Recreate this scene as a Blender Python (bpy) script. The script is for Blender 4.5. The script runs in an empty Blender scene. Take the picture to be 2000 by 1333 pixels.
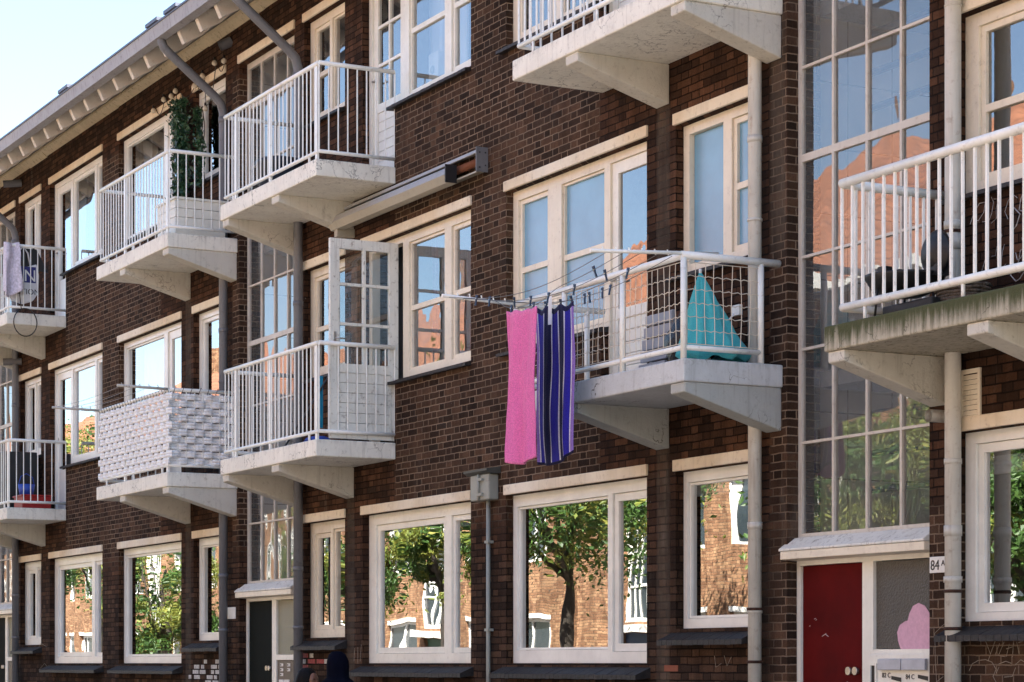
import bpy, bmesh, math, random
from mathutils import Vector, Matrix, noise
R = math.radians
random.seed(7)
sc = bpy.context.scene
col = sc.collection

# ------------------------------------------------------------------ camera
cd = bpy.data.cameras.new("camera"); cam = bpy.data.objects.new("camera", cd); col.objects.link(cam)
cd.sensor_width = 36; cd.lens = 81.0; cd.shift_y = 0.3148
cd.clip_start = 0.1; cd.clip_end = 3000
cam.location = (0, -9.86, 1.6)
cam.rotation_euler = (R(90), 0, math.asin(0.88479))
sc.camera = cam
# ------------------------------------------------------------------ sky, sun
SUN_EL, SUN_AZ = 50, 42          # azimuth measured from +y towards +x
w = bpy.data.worlds.new("World"); sc.world = w; w.use_nodes = True
nt = w.node_tree
sky = nt.nodes.new("ShaderNodeTexSky"); sky.sky_type = 'NISHITA'; sky.sun_disc = False
sky.sun_elevation = R(SUN_EL); sky.sun_rotation = R(SUN_AZ)
sky.air_density = 1.0; sky.dust_density = 0.7; sky.ozone_density = 1.4
nt.links.new(sky.outputs[0], nt.nodes["Background"].inputs[0])
nt.nodes["Background"].inputs[1].default_value = 0.065
sl = bpy.data.lights.new("sun", 'SUN'); sl.energy = 5.0; sl.angle = R(0.53); sl.color = (1, .95, .83)
so = bpy.data.objects.new("sun", sl); col.objects.link(so)
sd = Vector((math.sin(R(SUN_AZ)) * math.cos(R(SUN_EL)), math.cos(R(SUN_AZ)) * math.cos(R(SUN_EL)), math.sin(R(SUN_EL))))
so.rotation_euler = (-sd).to_track_quat('-Z', 'Y').to_euler()
so.location = (0, 30, 40)
vs = sc.view_settings
vs.view_transform = 'Standard'; vs.look = 'None'; vs.gamma = 1; vs.use_curve_mapping = False
vs.exposure = 2.80

# ------------------------------------------------------------------ material helpers
class NT:
    def __init__(s, name):
        s.m = bpy.data.materials.new(name); s.m.use_nodes = True
        s.t = s.m.node_tree; s.n = s.t.nodes; s.b = s.n.get("Principled BSDF"); s.out = s.n.get("Material Output")
    def node(s, typ, **kw):
        n = s.n.new(typ)
        for k, v in kw.items(): setattr(n, k, v)
        return n
    def L(s, a, b): s.t.links.new(a, b)
    def put(s, sock, v):
        if isinstance(v, (int, float)): sock.default_value = v
        elif isinstance(v, (tuple, list)): sock.default_value = tuple(v) if len(v) != 3 or sock.type == 'VECTOR' else (*v, 1)
        else: s.L(v, sock)
    def math(s, op, a, b=0.0, c=None, clamp=False):
        n = s.node("ShaderNodeMath", operation=op); n.use_clamp = clamp
        s.put(n.inputs[0], a); s.put(n.inputs[1], b)
        if c is not None: s.put(n.inputs[2], c)
        return n.outputs[0]
    def pos(s):
        if not hasattr(s, '_p'):
            g = s.node("ShaderNodeNewGeometry"); s._p = g.outputs['Position']
            x = s.node("ShaderNodeSeparateXYZ"); s.L(s._p, x.inputs[0]); s._x = x.outputs
        return s._p
    def xyz(s): s.pos(); return s._x
    def scaled(s, v):
        n = s.node("ShaderNodeMapping"); s.L(s.pos(), n.inputs[0]); n.inputs['Scale'].default_value = v; return n.outputs[0]
    def noise(s, scale, detail=3, rough=.55, vec=None, dist=0.0):
        n = s.node("ShaderNodeTexNoise"); n.inputs['Scale'].default_value = scale; n.inputs['Detail'].default_value = detail
        n.inputs['Roughness'].default_value = rough; n.inputs['Distortion'].default_value = dist
        s.L(vec if vec is not None else s.pos(), n.inputs['Vector']); return n.outputs['Fac']
    def ramp(s, f, stops, interp='LINEAR'):
        n = s.node("ShaderNodeValToRGB"); cr = n.color_ramp; cr.interpolation = interp
        while len(cr.elements) < len(stops): cr.elements.new(.5)
        for e, (p, c) in zip(cr.elements, stops):
            e.position = p; e.color = (*c, 1) if isinstance(c, (tuple, list)) else (c, c, c, 1)
        s.put(n.inputs[0], f); return n.outputs[0]
    def sstep(s, x, a, b):
        n = s.node("ShaderNodeMapRange", interpolation_type='SMOOTHSTEP'); s.put(n.inputs[0], x)
        n.inputs[1].default_value = a; n.inputs[2].default_value = b; return n.outputs[0]
    def mix(s, f, a, b, mode='MIX'):
        n = s.node("ShaderNodeMix", data_type='RGBA', blend_type=mode)
        s.put(n.inputs[0], f); s.put(n.inputs[6], a); s.put(n.inputs[7], b); return n.outputs[2]
    def bump(s, h, dist=.01, strength=1.0):
        n = s.node("ShaderNodeBump"); n.inputs['Distance'].default_value = dist; n.inputs['Strength'].default_value = strength
        s.put(n.inputs['Height'], h); return n.outputs[0]
    def fin(s, colr=None, rough=.7, normal=None, metal=None, spec=None):
        if colr is not None: s.put(s.b.inputs['Base Color'], colr)
        s.put(s.b.inputs['Roughness'], rough)
        if metal is not None: s.put(s.b.inputs['Metallic'], metal)
        if spec is not None: s.b.inputs['Specular IOR Level'].default_value = spec
        if normal is not None: s.L(normal, s.b.inputs['Normal'])
        return s.m

def brick_mat(name, ramp, mortar_hi, mortar_lo, zones=(), use_y=True, rowh=.0636, stains=()):
    t = NT(name); X, Y, Z = t.xyz()
    n1 = t.noise(9, 3); n2 = t.noise(38, 4)
    wob = t.math('MULTIPLY', t.math('SUBTRACT', n1, .5), .016)
    wob2 = t.math('MULTIPLY', t.math('SUBTRACT', n2, .5), .010)
    u = t.math('ADD', t.math('ADD', X, Y) if use_y else X, wob2)
    v = t.math('ADD', Z, wob)
    vr = t.math('DIVIDE', v, rowh); row = t.math('FLOOR', vr); q = t.math('SUBTRACT', vr, row)
    odd = t.math('MODULO', t.math('ADD', row, 1000), 2)
    # per-row jitter keeps the perpends from lining up perfectly
    wr = t.node("ShaderNodeTexWhiteNoise", noise_dimensions='1D'); t.L(row, wr.inputs['W'])
    off = t.math('ADD', t.math('MULTIPLY', odd, .5), t.math('MULTIPLY', t.math('SUBTRACT', wr.outputs[0], .5), .09))
    pu = t.math('ADD', t.math('DIVIDE', t.math('ADD', u, 200), .33), off)
    pi_ = t.math('FLOOR', pu); p = t.math('SUBTRACT', pu, pi_)
    isB = t.math('GREATER_THAN', p, .667)
    d1 = t.math('MINIMUM', t.math('MINIMUM', p, t.math('SUBTRACT', 1, p)), t.math('ABSOLUTE', t.math('SUBTRACT', p, .667)))
    d1 = t.math('MULTIPLY', d1, .33)
    d2 = t.math('MULTIPLY', t.math('MINIMUM', q, t.math('SUBTRACT', 1, q)), rowh)
    d = t.math('MINIMUM', d1, d2)
    d = t.math('ADD', d, t.math('MULTIPLY', t.math('SUBTRACT', t.noise(90, 2), .5), .005))
    br = t.sstep(d, .0028, .0068)
    cv = t.node("ShaderNodeCombineXYZ"); t.L(t.math('ADD', pi_, t.math('MULTIPLY', isB, .5)), cv.inputs[0]); t.L(row, cv.inputs[1])
    wn = t.node("ShaderNodeTexWhiteNoise", noise_dimensions='2D'); t.L(cv.outputs[0], wn.inputs['Vector'])
    c = t.ramp(wn.outputs['Value'], ramp)
    c = t.mix(.55, c, t.ramp(t.noise(60, 5, .7), [(.3, .45), (.7, 1.45)]), 'MULTIPLY')
    c = t.mix(.8, c, t.ramp(t.noise(.55, 4, .6), [(.32, .72), (.68, 1.25)]), 'MULTIPLY')
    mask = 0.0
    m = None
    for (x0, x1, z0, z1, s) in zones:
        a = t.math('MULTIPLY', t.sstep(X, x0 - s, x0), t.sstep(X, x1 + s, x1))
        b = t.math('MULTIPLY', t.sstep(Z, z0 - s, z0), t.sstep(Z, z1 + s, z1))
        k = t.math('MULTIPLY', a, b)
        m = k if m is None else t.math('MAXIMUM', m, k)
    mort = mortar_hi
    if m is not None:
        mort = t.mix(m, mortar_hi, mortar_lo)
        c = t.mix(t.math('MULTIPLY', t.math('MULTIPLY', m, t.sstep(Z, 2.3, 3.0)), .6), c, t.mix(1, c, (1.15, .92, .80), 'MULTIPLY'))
    mort = t.mix(.7, mort, t.ramp(t.noise(1.7, 4, .6), [(.35, .45), (.65, 1.3)]), 'MULTIPLY')
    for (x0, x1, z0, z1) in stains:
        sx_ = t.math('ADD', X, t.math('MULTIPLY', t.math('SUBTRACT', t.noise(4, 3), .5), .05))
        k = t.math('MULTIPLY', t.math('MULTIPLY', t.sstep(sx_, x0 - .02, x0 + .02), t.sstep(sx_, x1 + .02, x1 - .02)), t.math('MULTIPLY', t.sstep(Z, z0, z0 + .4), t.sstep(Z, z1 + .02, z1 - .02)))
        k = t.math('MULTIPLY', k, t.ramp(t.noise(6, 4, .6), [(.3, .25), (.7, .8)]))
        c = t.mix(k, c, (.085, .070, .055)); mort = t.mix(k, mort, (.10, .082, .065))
    # dark runoff below the sills and soot, drawn by stretched noise
    c = t.mix(1, c, t.ramp(t.noise(1, 4, .65, t.scaled((5, 5, .45))), [(.34, .62), (.66, 1.22)]), 'MULTIPLY')
    # lime bloom and splashes
    bloom = t.math('MULTIPLY', t.sstep(t.noise(1.0, 5, .65, t.scaled((2.2, 2.2, .5))), .60, .78), .22)
    spl = t.sstep(t.noise(24, 3, .6), .73, .76)
    c = t.mix(bloom, c, (.30, .26, .22)); 
    full = t.mix(br, mort, c)
    full = t.mix(t.math('MULTIPLY', spl, .35), full, (.5, .47, .43))
    nm = t.bump(t.math('ADD', t.math('MULTIPLY', br, .75), t.math('MULTIPLY', t.noise(120, 4, .7), .5)), .011, .95)
    return t.fin(full, t.ramp(t.noise(14), [(.3, .85), (.7, 1.0)]), nm, spec=.10)

def paint_mat(name, base, dirt=(.25, .21, .16), amt=.5, rough=.45, streak=0.0, crack=0.0, moss=None, bumpd=.002, tint2=None):
    t = NT(name); X, Y, Z = t.xyz()
    c = base
    if tint2 is not None: c = t.mix(t.sstep(t.noise(.9, 3), .42, .6), base, tint2)
    c = t.mix(1, c, t.ramp(t.noise(3.0, 5, .65), [(.3, .86), (.7, 1.04)]), 'MULTIPLY')
    f = t.math('MULTIPLY', t.sstep(t.noise(16, 5, .72), .54, .74), amt)
    c = t.mix(f, c, dirt)
    if streak:
        f2 = t.math('MULTIPLY', t.sstep(t.noise(1, 4, .6, t.scaled((26, 26, 1.8))), .52, .74), streak)
        c = t.mix(f2, c, dirt)
    hgt = t.noise(45, 5, .65)
    if crack:
        v = t.node("ShaderNodeTexVoronoi", feature='DISTANCE_TO_EDGE'); v.inputs['Scale'].default_value = 3.1
        va = t.node("ShaderNodeVectorMath", operation='ADD'); t.L(t.pos(), va.inputs[0])
        nn = t.node("ShaderNodeTexNoise"); nn.inputs['Scale'].default_value = 7; nn.inputs['Detail'].default_value = 4; t.L(t.pos(), nn.inputs['Vector'])
        vm = t.node("ShaderNodeVectorMath", operation='SCALE'); vm.inputs['Scale'].default_value = .35; t.L(nn.outputs['Color'], vm.inputs[0])
        t.L(vm.outputs[0], va.inputs[1]); t.L(va.outputs[0], v.inputs['Vector'])
        line = t.sstep(v.outputs['Distance'], .018, .006)
        k = t.math('MULTIPLY', line, t.math('MULTIPLY', t.sstep(t.noise(1.3, 3), .5, .6), crack))
        c = t.mix(k, c, (.05, .042, .035))
    if moss is not None:
        z0, z1, colr, am = moss
        # dirt that hangs from the top edge of the slab (z repeats every storey)
        zz = t.math('FLOORED_MODULO', t.math('SUBTRACT', Z, 3.66), 2.8)
        g = t.sstep(t.math('ADD', zz, t.math('MULTIPLY', t.math('SUBTRACT', t.noise(1, 4, .7, t.scaled((22, 22, 2))), .5), .30)), z0, z1)
        c = t.mix(t.math('MULTIPLY', g, am), c, colr)
    return t.fin(c, rough, t.bump(hgt, bumpd, .8))

def glass_mat(name, base=.30, warp=.004, wscale=1.6, tint=(.80, .86, .88), ior=1.6, vert=(1, 1, 1), rough=0.0, haze=0.0):
    t = NT(name)
    t.n.remove(t.b)
    fr = t.node("ShaderNodeFresnel"); fr.inputs['IOR'].default_value = ior
    nm = t.bump(t.noise(wscale, 1.5, .5, t.scaled(vert)), warp, 1)
    gl = t.node("ShaderNodeBsdfGlossy"); gl.inputs['Roughness'].default_value = rough; gl.inputs['Color'].default_value = (.97, .98, 1, 1)
    t.L(nm, gl.inputs['Normal'])
    tr = t.node("ShaderNodeBsdfTransparent"); tr.inputs['Color'].default_value = (*tint, 1)
    f = t.math('ADD', t.math('MULTIPLY', fr.outputs[0], 1 - base), base, clamp=True)
    mx = t.node("ShaderNodeMixShader"); t.L(f, mx.inputs[0]); t.L(tr.outputs[0], mx.inputs[1]); t.L(gl.outputs[0], mx.inputs[2])
    if haze:   # dusty panes
        df = t.node('ShaderNodeBsdfDiffuse'); df.inputs['Color'].default_value = (.62, .66, .66, 1); m2 = t.node('ShaderNodeMixShader')
        t.L(t.math('MULTIPLY', t.ramp(t.noise(1.5, 4, .6), [(.3, .6), (.7, 1.3)]), haze), m2.inputs[0]); t.L(tr.outputs[0], m2.inputs[1]); t.L(df.outputs[0], m2.inputs[2]); t.L(m2.outputs[0], mx.inputs[1])
    t.L(mx.outputs[0], t.out.inputs[0]); return t.m

def simple(name, c, rough=.6, metal=0.0, var=.12, scale=12, bumpd=.002, spec=None):
    t = NT(name)
    cc = t.mix(1, c, t.ramp(t.noise(scale, 4, .6), [(.3, 1 - var), (.7, 1 + var)]), 'MULTIPLY')
    return t.fin(cc, rough, t.bump(t.noise(scale * 4, 3), bumpd, .6), metal, spec)

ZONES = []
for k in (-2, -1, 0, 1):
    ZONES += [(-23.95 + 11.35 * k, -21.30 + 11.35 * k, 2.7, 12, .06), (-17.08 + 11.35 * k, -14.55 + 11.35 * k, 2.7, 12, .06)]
BR = [(0, (.027, .017, .012)), (.25, (.040, .024, .017)), (.5, (.058, .034, .022)), (.75, (.076, .043, .027)), (.93, (.100, .057, .036)), (1, (.036, .026, .020))]
M = {}
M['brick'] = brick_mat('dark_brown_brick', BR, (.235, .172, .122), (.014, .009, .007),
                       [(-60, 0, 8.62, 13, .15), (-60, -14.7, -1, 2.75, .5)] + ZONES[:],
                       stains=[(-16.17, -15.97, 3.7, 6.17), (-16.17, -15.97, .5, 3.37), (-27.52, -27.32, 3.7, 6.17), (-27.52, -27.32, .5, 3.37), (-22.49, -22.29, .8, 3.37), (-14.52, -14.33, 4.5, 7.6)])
M['brick_opp'] = brick_mat('orange_brown_brick', [(0, (.19, .095, .055)), (.5, (.28, .15, .085)), (1, (.37, .22, .125))], (.13, .095, .07), (.1, .07, .05), rowh=.07)
M['conc'] = paint_mat('painted_concrete', (.83, .81, .72), dirt=(.16, .14, .10), amt=.45, rough=.75, streak=.25, crack=.55, moss=(.13, .24, (.20, .19, .16), .35), bumpd=.006)
M['conc_moss'] = paint_mat('mossy_concrete', (.50, .46, .36), dirt=(.08, .07, .045), amt=.9, rough=.85, streak=.6, crack=.8, moss=(-.01, .15, (.055, .062, .018), 1.0), bumpd=.01)
M['conc_blue'] = paint_mat('pale_blue_grey_concrete', (.56, .59, .60), dirt=(.14, .13, .11), amt=.35, rough=.75, streak=.25, crack=.9, moss=(.14, .25, (.16, .17, .12), .4), bumpd=.006)
M['cream'] = paint_mat('cream_paint', (.82, .75, .61), dirt=(.30, .24, .17), amt=.35, rough=.4, streak=.12)
M['white'] = paint_mat('white_paint', (.84, .83, .75), dirt=(.34, .31, .27), amt=.25, rough=.35, streak=.08)
M['upvc'] = paint_mat('white_plastic_frame', (.84, .845, .80), dirt=(.5, .49, .47), amt=.12, rough=.28, bumpd=.0005)
M['stairpaint'] = paint_mat('grey_cream_steel', (.60, .57, .51), dirt=(.28, .22, .16), amt=.5, rough=.5, streak=.3)
M['peel'] = paint_mat('peeling_white_paint', (.76, .76, .70), dirt=(.16, .13, .10), amt=.85, rough=.6, streak=.45, bumpd=.004)
M['lintel'] = paint_mat('cream_stone_lintel', (.82, .75, .61), dirt=(.24, .18, .12), amt=.45, rough=.8, streak=.15, bumpd=.006, tint2=(.74, .63, .46))
M['rail'] = paint_mat('white_railing_paint', (.85, .86, .82), dirt=(.24, .17, .12), amt=.4, rough=.35)
M['sill'] = simple('dark_glazed_sill', (.016, .013, .013), .6, var=.5, scale=22, bumpd=.006)
M['zinc'] = paint_mat('grey_pipe', (.15, .155, .17), dirt=(.07, .065, .06), amt=.5, rough=.5, streak=.3)
M['creampipe'] = paint_mat('cream_pipe', (.58, .57, .52), dirt=(.20, .12, .07), amt=.45, rough=.5, streak=.35)
M['fascia'] = paint_mat('weathered_zinc_gutter', (.34, .33, .34), dirt=(.10, .085, .07), amt=.75, rough=.6, streak=.5, bumpd=.004)
M['lip'] = simple('dark_blue_zinc_lip', (.07, .08, .12), .5)
M['soffit'] = paint_mat('soffit_boards', (.40, .385, .36), dirt=(.12, .10, .085), amt=.8, rough=.8, streak=.2, bumpd=.004)
M['rafter'] = paint_mat('rafter_paint', (.66, .62, .55), dirt=(.3, .25, .2), amt=.5, rough=.6)
M['plate'] = paint_mat('wall_plate_boards', (.60, .50, .34), dirt=(.10, .075, .05), amt=.9, rough=.8, streak=.3)
def tile_mat():
    t = NT('orange_roof_tiles'); X, Y, Z = t.xyz()
    f = t.math('FRACT', t.math('ADD', t.math('MULTIPLY', Z, 4.6), t.math('MULTIPLY', t.noise(1.2, 3), .5)))
    g_ = t.math('FRACT', t.math('MULTIPLY', X, 4.2))
    c = t.mix(1, (.29, .115, .06), t.ramp(f, [(0, .45), (.25, 1.0), (1, 1.12)]), 'MULTIPLY')
    c = t.mix(1, c, t.ramp(g_, [(0, .8), (.3, 1.05), (1, 1.0)]), 'MULTIPLY')
    c = t.mix(1, c, t.ramp(t.noise(1.4, 5, .65), [(.3, .6), (.7, 1.2)]), 'MULTIPLY')
    return t.fin(c, .85, t.bump(f, .03))
M['tile'] = tile_mat()
M['glass'] = glass_mat('window_glass', .38, .0018, 1.3)
M['glass_old'] = glass_mat('old_window_glass', .16, .004, 2.0, haze=.04)
M['glass_stair'] = glass_mat('rippled_stair_glass', .07, .009, 1.1, vert=(1.6, 1.6, .8), tint=(.93, .96, .97), haze=.10)
M['glass_clear'] = glass_mat('open_door_glass', .06, .002, 1.5)
M['dark'] = simple('dark_room', (.035, .037, .042), .9)
M['room'] = simple('grey_room_wall', (.16, .17, .18), .9)
M['black'] = simple('black_metal', (.012, .012, .014), .45)
M['asphalt'] = simple('clinker_road', (.135, .105, .085), .9, var=.3, scale=30, bumpd=.01)
M['paving'] = simple('concrete_paving', (.20, .18, .155), .85, var=.2, scale=6, bumpd=.006)

# ------------------------------------------------------------------ mesh builder
class MB:
    def __init__(s): s.v = []; s.f = []; s.mi = []; s.cur = 0; s.smooth = []
    def m(s, i): s.cur = i; return s
    def quad(s, pts, sm=False):
        n = len(s.v); s.v += [tuple(p) for p in pts]; s.f.append(tuple(range(n, n + len(pts)))); s.mi.append(s.cur); s.smooth.append(sm)
    def box(s, x0, x1, y0, y1, z0, z1, mtx=None):
        P = [Vector((x, y, z)) for x in (x0, x1) for y in (y0, y1) for z in (z0, z1)]
        if mtx is not None: P = [mtx @ p for p in P]
        n = len(s.v); s.v += [tuple(p) for p in P]
        for f in ((0, 1, 3, 2), (4, 6, 7, 5), (0, 4, 5, 1), (2, 3, 7, 6), (0, 2, 6, 4), (1, 5, 7, 3)):
            s.f.append(tuple(n + i for i in f)); s.mi.append(s.cur); s.smooth.append(False)
        return s
    def tube(s, pts, r, n=8, cap=True, rad=None):
        pts = [Vector(p) for p in pts]; rings = []
        up = None
        for i, p in enumerate(pts):
            d = (pts[min(i + 1, len(pts) - 1)] - pts[max(i - 1, 0)]).normalized()
            if up is None: up = Vector((0, 0, 1)) if abs(d.z) < .9 else Vector((1, 0, 0))
            a = d.cross(up).normalized(); b = a.cross(d).normalized(); up = b
            rr = rad[i] if rad else r
            base = len(s.v); rings.append(base)
            for k in range(n):
                t = 2 * math.pi * k / n
                s.v.append(tuple(p + a * math.cos(t) * rr + b * math.sin(t) * rr))
        for i in range(len(rings) - 1):
            for k in range(n):
                k2 = (k + 1) % n
                s.f.append((rings[i] + k, rings[i] + k2, rings[i + 1] + k2, rings[i + 1] + k)); s.mi.append(s.cur); s.smooth.append(n > 5)
        if cap:
            s.f.append(tuple(rings[0] + k for k in range(n))[::-1]); s.mi.append(s.cur); s.smooth.append(False)
            s.f.append(tuple(rings[-1] + k for k in range(n))); s.mi.append(s.cur); s.smooth.append(False)
        return s
    def lathe(s, c, prof, n=20, sx=1, sy=1):
        c = Vector(c); base = len(s.v)
        for (r, z) in prof:
            for k in range(n):
                t = 2 * math.pi * k / n
                s.v.append(tuple(c + Vector((r * sx * math.cos(t), r * sy * math.sin(t), z))))
        for i in range(len(prof) - 1):
            for k in range(n):
                k2 = (k + 1) % n
                s.f.append((base + i * n + k, base + i * n + k2, base + (i + 1) * n + k2, base + (i + 1) * n + k)); s.mi.append(s.cur); s.smooth.append(True)
        return s
    def prism(s, poly, axis, a0, a1):
        # poly: 2D points; axis 'x': (y,z); 'y': (x,z)
        def P(p, a): return (a, p[0], p[1]) if axis == 'x' else (p[0], a, p[1])
        n = len(s.v); k = len(poly)
        s.v += [P(p, a0) for p in poly] + [P(p, a1) for p in poly]
        s.f.append(tuple(n + i for i in range(k))[::-1]); s.mi.append(s.cur); s.smooth.append(False)
        s.f.append(tuple(n + k + i for i in range(k))); s.mi.append(s.cur); s.smooth.append(False)
        for i in range(k):
            j = (i + 1) % k
            s.f.append((n + i, n + j, n + k + j, n + k + i)); s.mi.append(s.cur); s.smooth.append(False)
        return s
    def plate(s, x0, x1, z0, z1, holes, y0, y1, back=False, edges=True):
        xs = sorted({x0, x1, *[min(max(h[i], x0), x1) for h in holes for i in (0, 1)]})
        zs = sorted({z0, z1, *[min(max(h[i], z0), z1) for h in holes for i in (2, 3)]})
        def solid(i, j):
            if i < 0 or j < 0 or i >= len(xs) - 1 or j >= len(zs) - 1: return None
            cx = (xs[i] + xs[i + 1]) / 2; cz = (zs[j] + zs[j + 1]) / 2
            return not any(h[0] < cx < h[1] and h[2] < cz < h[3] for h in holes)
        for i in range(len(xs) - 1):
            for j in range(len(zs) - 1):
                if not solid(i, j): continue
                a, b, c, d = xs[i], xs[i + 1], zs[j], zs[j + 1]
                s.quad([(a, y0, c), (b, y0, c), (b, y0, d), (a, y0, d)])
                if back: s.quad([(a, y1, d), (b, y1, d), (b, y1, c), (a, y1, c)])
                for (ii, jj, e) in ((i - 1, j, [(a, y0, d), (a, y1, d), (a, y1, c), (a, y0, c)]), (i + 1, j, [(b, y0, c), (b, y1, c), (b, y1, d), (b, y0, d)]),
                                    (i, j - 1, [(a, y0, c), (a, y1, c), (b, y1, c), (b, y0, c)]), (i, j + 1, [(b, y0, d), (b, y1, d), (a, y1, d), (a, y0, d)])):
                    q = solid(ii, jj)
                    if q is False or (q is None and edges): s.quad(e)
        return s
    def build(s, name, mat, parent=None, loc=(0, 0, 0), bevel=0.0, recenter=False):
        me = bpy.data.meshes.new(name)
        L = Vector(loc)
        if parent is not None and not recenter: L = Vector(parent.get('_w', (0, 0, 0))) if '_w' in parent else L
        me.from_pydata([tuple(Vector(p) - (L if (parent is not None or loc != (0, 0, 0)) else Vector())) for p in s.v], [], s.f)
        mats = mat if isinstance(mat, (list, tuple)) else [mat]
        for mm in mats: me.materials.append(mm)
        for p, i, sm in zip(me.polygons, s.mi, s.smooth): p.material_index = i; p.use_smooth = sm
        me.update()
        o = bpy.data.objects.new(name, me); col.objects.link(o)
        if parent is not None: o.parent = parent
        else: o.location = L
        if bevel:
            b = o.modifiers.new('bevel', 'BEVEL'); b.width = bevel; b.segments = 2; b.limit_method = 'ANGLE'
        return o

def tag(o, label=None, cat=None, group=None, kind=None):
    if label: o['label'] = label
    if cat: o['category'] = cat
    if group: o['group'] = group
    if kind: o['kind'] = kind
    return o
WORLD = {}
def thing(name, label, cat, loc=(0, 0, 0), group=None):
    o = bpy.data.objects.new(name, None); col.objects.link(o); o.location = loc; o.empty_display_size = .2
    WORLD[o.name] = Vector(loc)
    return tag(o, label, cat, group)
def part(mb, name, mat, parent, bevel=0.0):
    """mesh given in world coordinates, parented to a thing (parts) or to a part (sub-parts)"""
    L = WORLD.get(parent.name, Vector())
    mb.v = [tuple(Vector(p) - L) for p in mb.v]
    o = mb.build(name, mat, None, bevel=bevel); o.parent = parent; WORLD[o.name] = L
    return o
def solo(mb, name, mat, label, cat, loc=None, group=None, bevel=0.0):
    L = Vector(loc) if loc else Vector(mb.v[0])
    mb.v = [tuple(Vector(p) - L) for p in mb.v]
    o = mb.build(name, mat, None, bevel=bevel); o.location = L; WORLD[o.name] = L
    return tag(o, label, cat, group)

# ================================================================== ground
g = MB(); g.box(-400, 200, -300, 150, -.32, -.02); tag(g.build('ground', M['paving']), kind='structure')
g = MB(); g.box(-200, 60, -15.4, -2.6, -.03, .0); tag(g.build('road', M['asphalt']), kind='structure')
g = MB(); g.box(-200, 60, -2.6, .4, -.03, .12); tag(g.build('pavement', M['paving'], bevel=.015), kind='structure')
g = MB(); g.box(-200, 60, -18.1, -15.4, -.03, .12); tag(g.build('pavement', M['paving'], bevel=.015), kind='structure')

# ================================================================== the terrace
MOD = 11.35
XL, XR = -48.5, -5.0
bld = thing('apartment_building', 'dark brown brick apartment terrace with white balconies, filling the photograph', 'building')
S1, G2, G3, S2, SH = (-23.66, -22.54), (-22.08, -19.56), (-18.84, -16.33), (-15.88, -14.76), (-14.30, -12.60)
DX2, DX3 = -21.29, -17.08       # door / window split of the wide bays
holes = []
def H(a, dx, z0, z1): return (a[0] + dx, a[1] + dx, z0, z1)
for k in range(-2, 2):
    dx = MOD * k
    hs = [H(S1, dx, 1.88, 3.15), H(G2, dx, 1.60, 3.15), H(G3, dx, 1.60, 3.15), H(S2, dx, 1.88, 3.15)]
    for f in (0, 2.8):
        top = 5.95 + f - (.05 if f else 0)
        hs += [H(S1, dx, 4.74 + f, top), H(S2, dx, 4.74 + f, top),
               (G2[0] + dx, DX2 + dx, 3.84 + f, top), (DX2 + dx, G2[1] + dx, 4.48 + f, top),
               (DX3 + dx, G3[1] + dx, 3.84 + f, top), (G3[0] + dx, DX3 + dx, 4.48 + f, top)]
    hs += [(SH[0] + dx, SH[1] + dx, .12, 8.70)]
    holes += [h for h in hs if h[0] > XL + .2 and h[1] < XR - .2]
wl = MB(); wl.plate(XL, XR, 0, 9.32, holes, 0, .30)
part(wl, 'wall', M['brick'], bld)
# inner shell: back wall, floors, cross walls
iw = MB()
iw.box(XL, XR, 4.6, 4.8, 0, 9.3)
for z in (.9, 3.68, 6.48, 9.30): iw.box(XL, XR, .31, 4.6, z, z + .12)
for k in range(-2, 2):
    dx = MOD * k
    for x in (SH[0] - .12, SH[1] + .02, -19.2, -22.4, -16.1): 
        if XL < x + dx < XR - .2: iw.box(x + dx, x + dx + .10, .31, 4.6, 0, 9.3)
part(iw, 'inner_wall', M['room'], bld)
# roof: low pitched, tiles above the gutter
rf = MB(); rf.prism([(-.86, 9.06), (-.80, 9.05), (4.9, 11.3), (10.6, 9.05), (10.6, 9.12), (4.9, 11.42), (-.86, 9.16)], 'x', XL, XR)
part(rf, 'roof', M['tile'], bld)
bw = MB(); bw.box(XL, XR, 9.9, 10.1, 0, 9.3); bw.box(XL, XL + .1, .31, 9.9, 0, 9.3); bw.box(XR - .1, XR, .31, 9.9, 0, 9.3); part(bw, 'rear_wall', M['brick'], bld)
gt = MB()
gt.prism([(-.95, 9.10), (-.93, 8.955), (-.82, 8.945), (-.80, 9.06), (-.83, 9.06), (-.83, 8.97), (-.915, 8.975), (-.93, 9.10)], 'x', XL, XR)
gu = part(gt, 'gutter', M['fascia'], bld)
lp = MB(); lp.box(XL, XR, -.962, -.925, 9.101, 9.125)
x = XL
part(lp, 'gutter_lip', M['lip'], gu)
for x in (-26.2, -25.55, -29.75, -34.6):
    tl = MB(); tl.box(x, x + .42, -.98, -.78, 9.128, 9.17); part(tl, 'roof_edge_tile', M['lip'], bld)
sf = MB()
x = XL
while x < XR:
    L_ = min(2.4, XR - x); sf.prism([(-.80, 9.045), (.0, 9.30), (.0, 9.318), (-.80, 9.06)], 'x', x + .006, x + L_); x += 2.4
part(sf, 'soffit', M['soffit'], bld)
pl = MB(); 
x = XL
while x < XR:
    L_ = min(random.uniform(.8, 2.2), XR - x); h = random.uniform(9.13, 9.17)
    pl.prism([(-.105 + random.uniform(-.01, .01), 9.215), (-.012, h), (-.003, h), (-.003, 9.285), (-.105, 9.25)], 'x', x + .004, x + L_); x += L_
part(pl, 'wall_plate', M['plate'], bld)
rx = -25.58
while rx > XL + .2: rx -= .608
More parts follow.
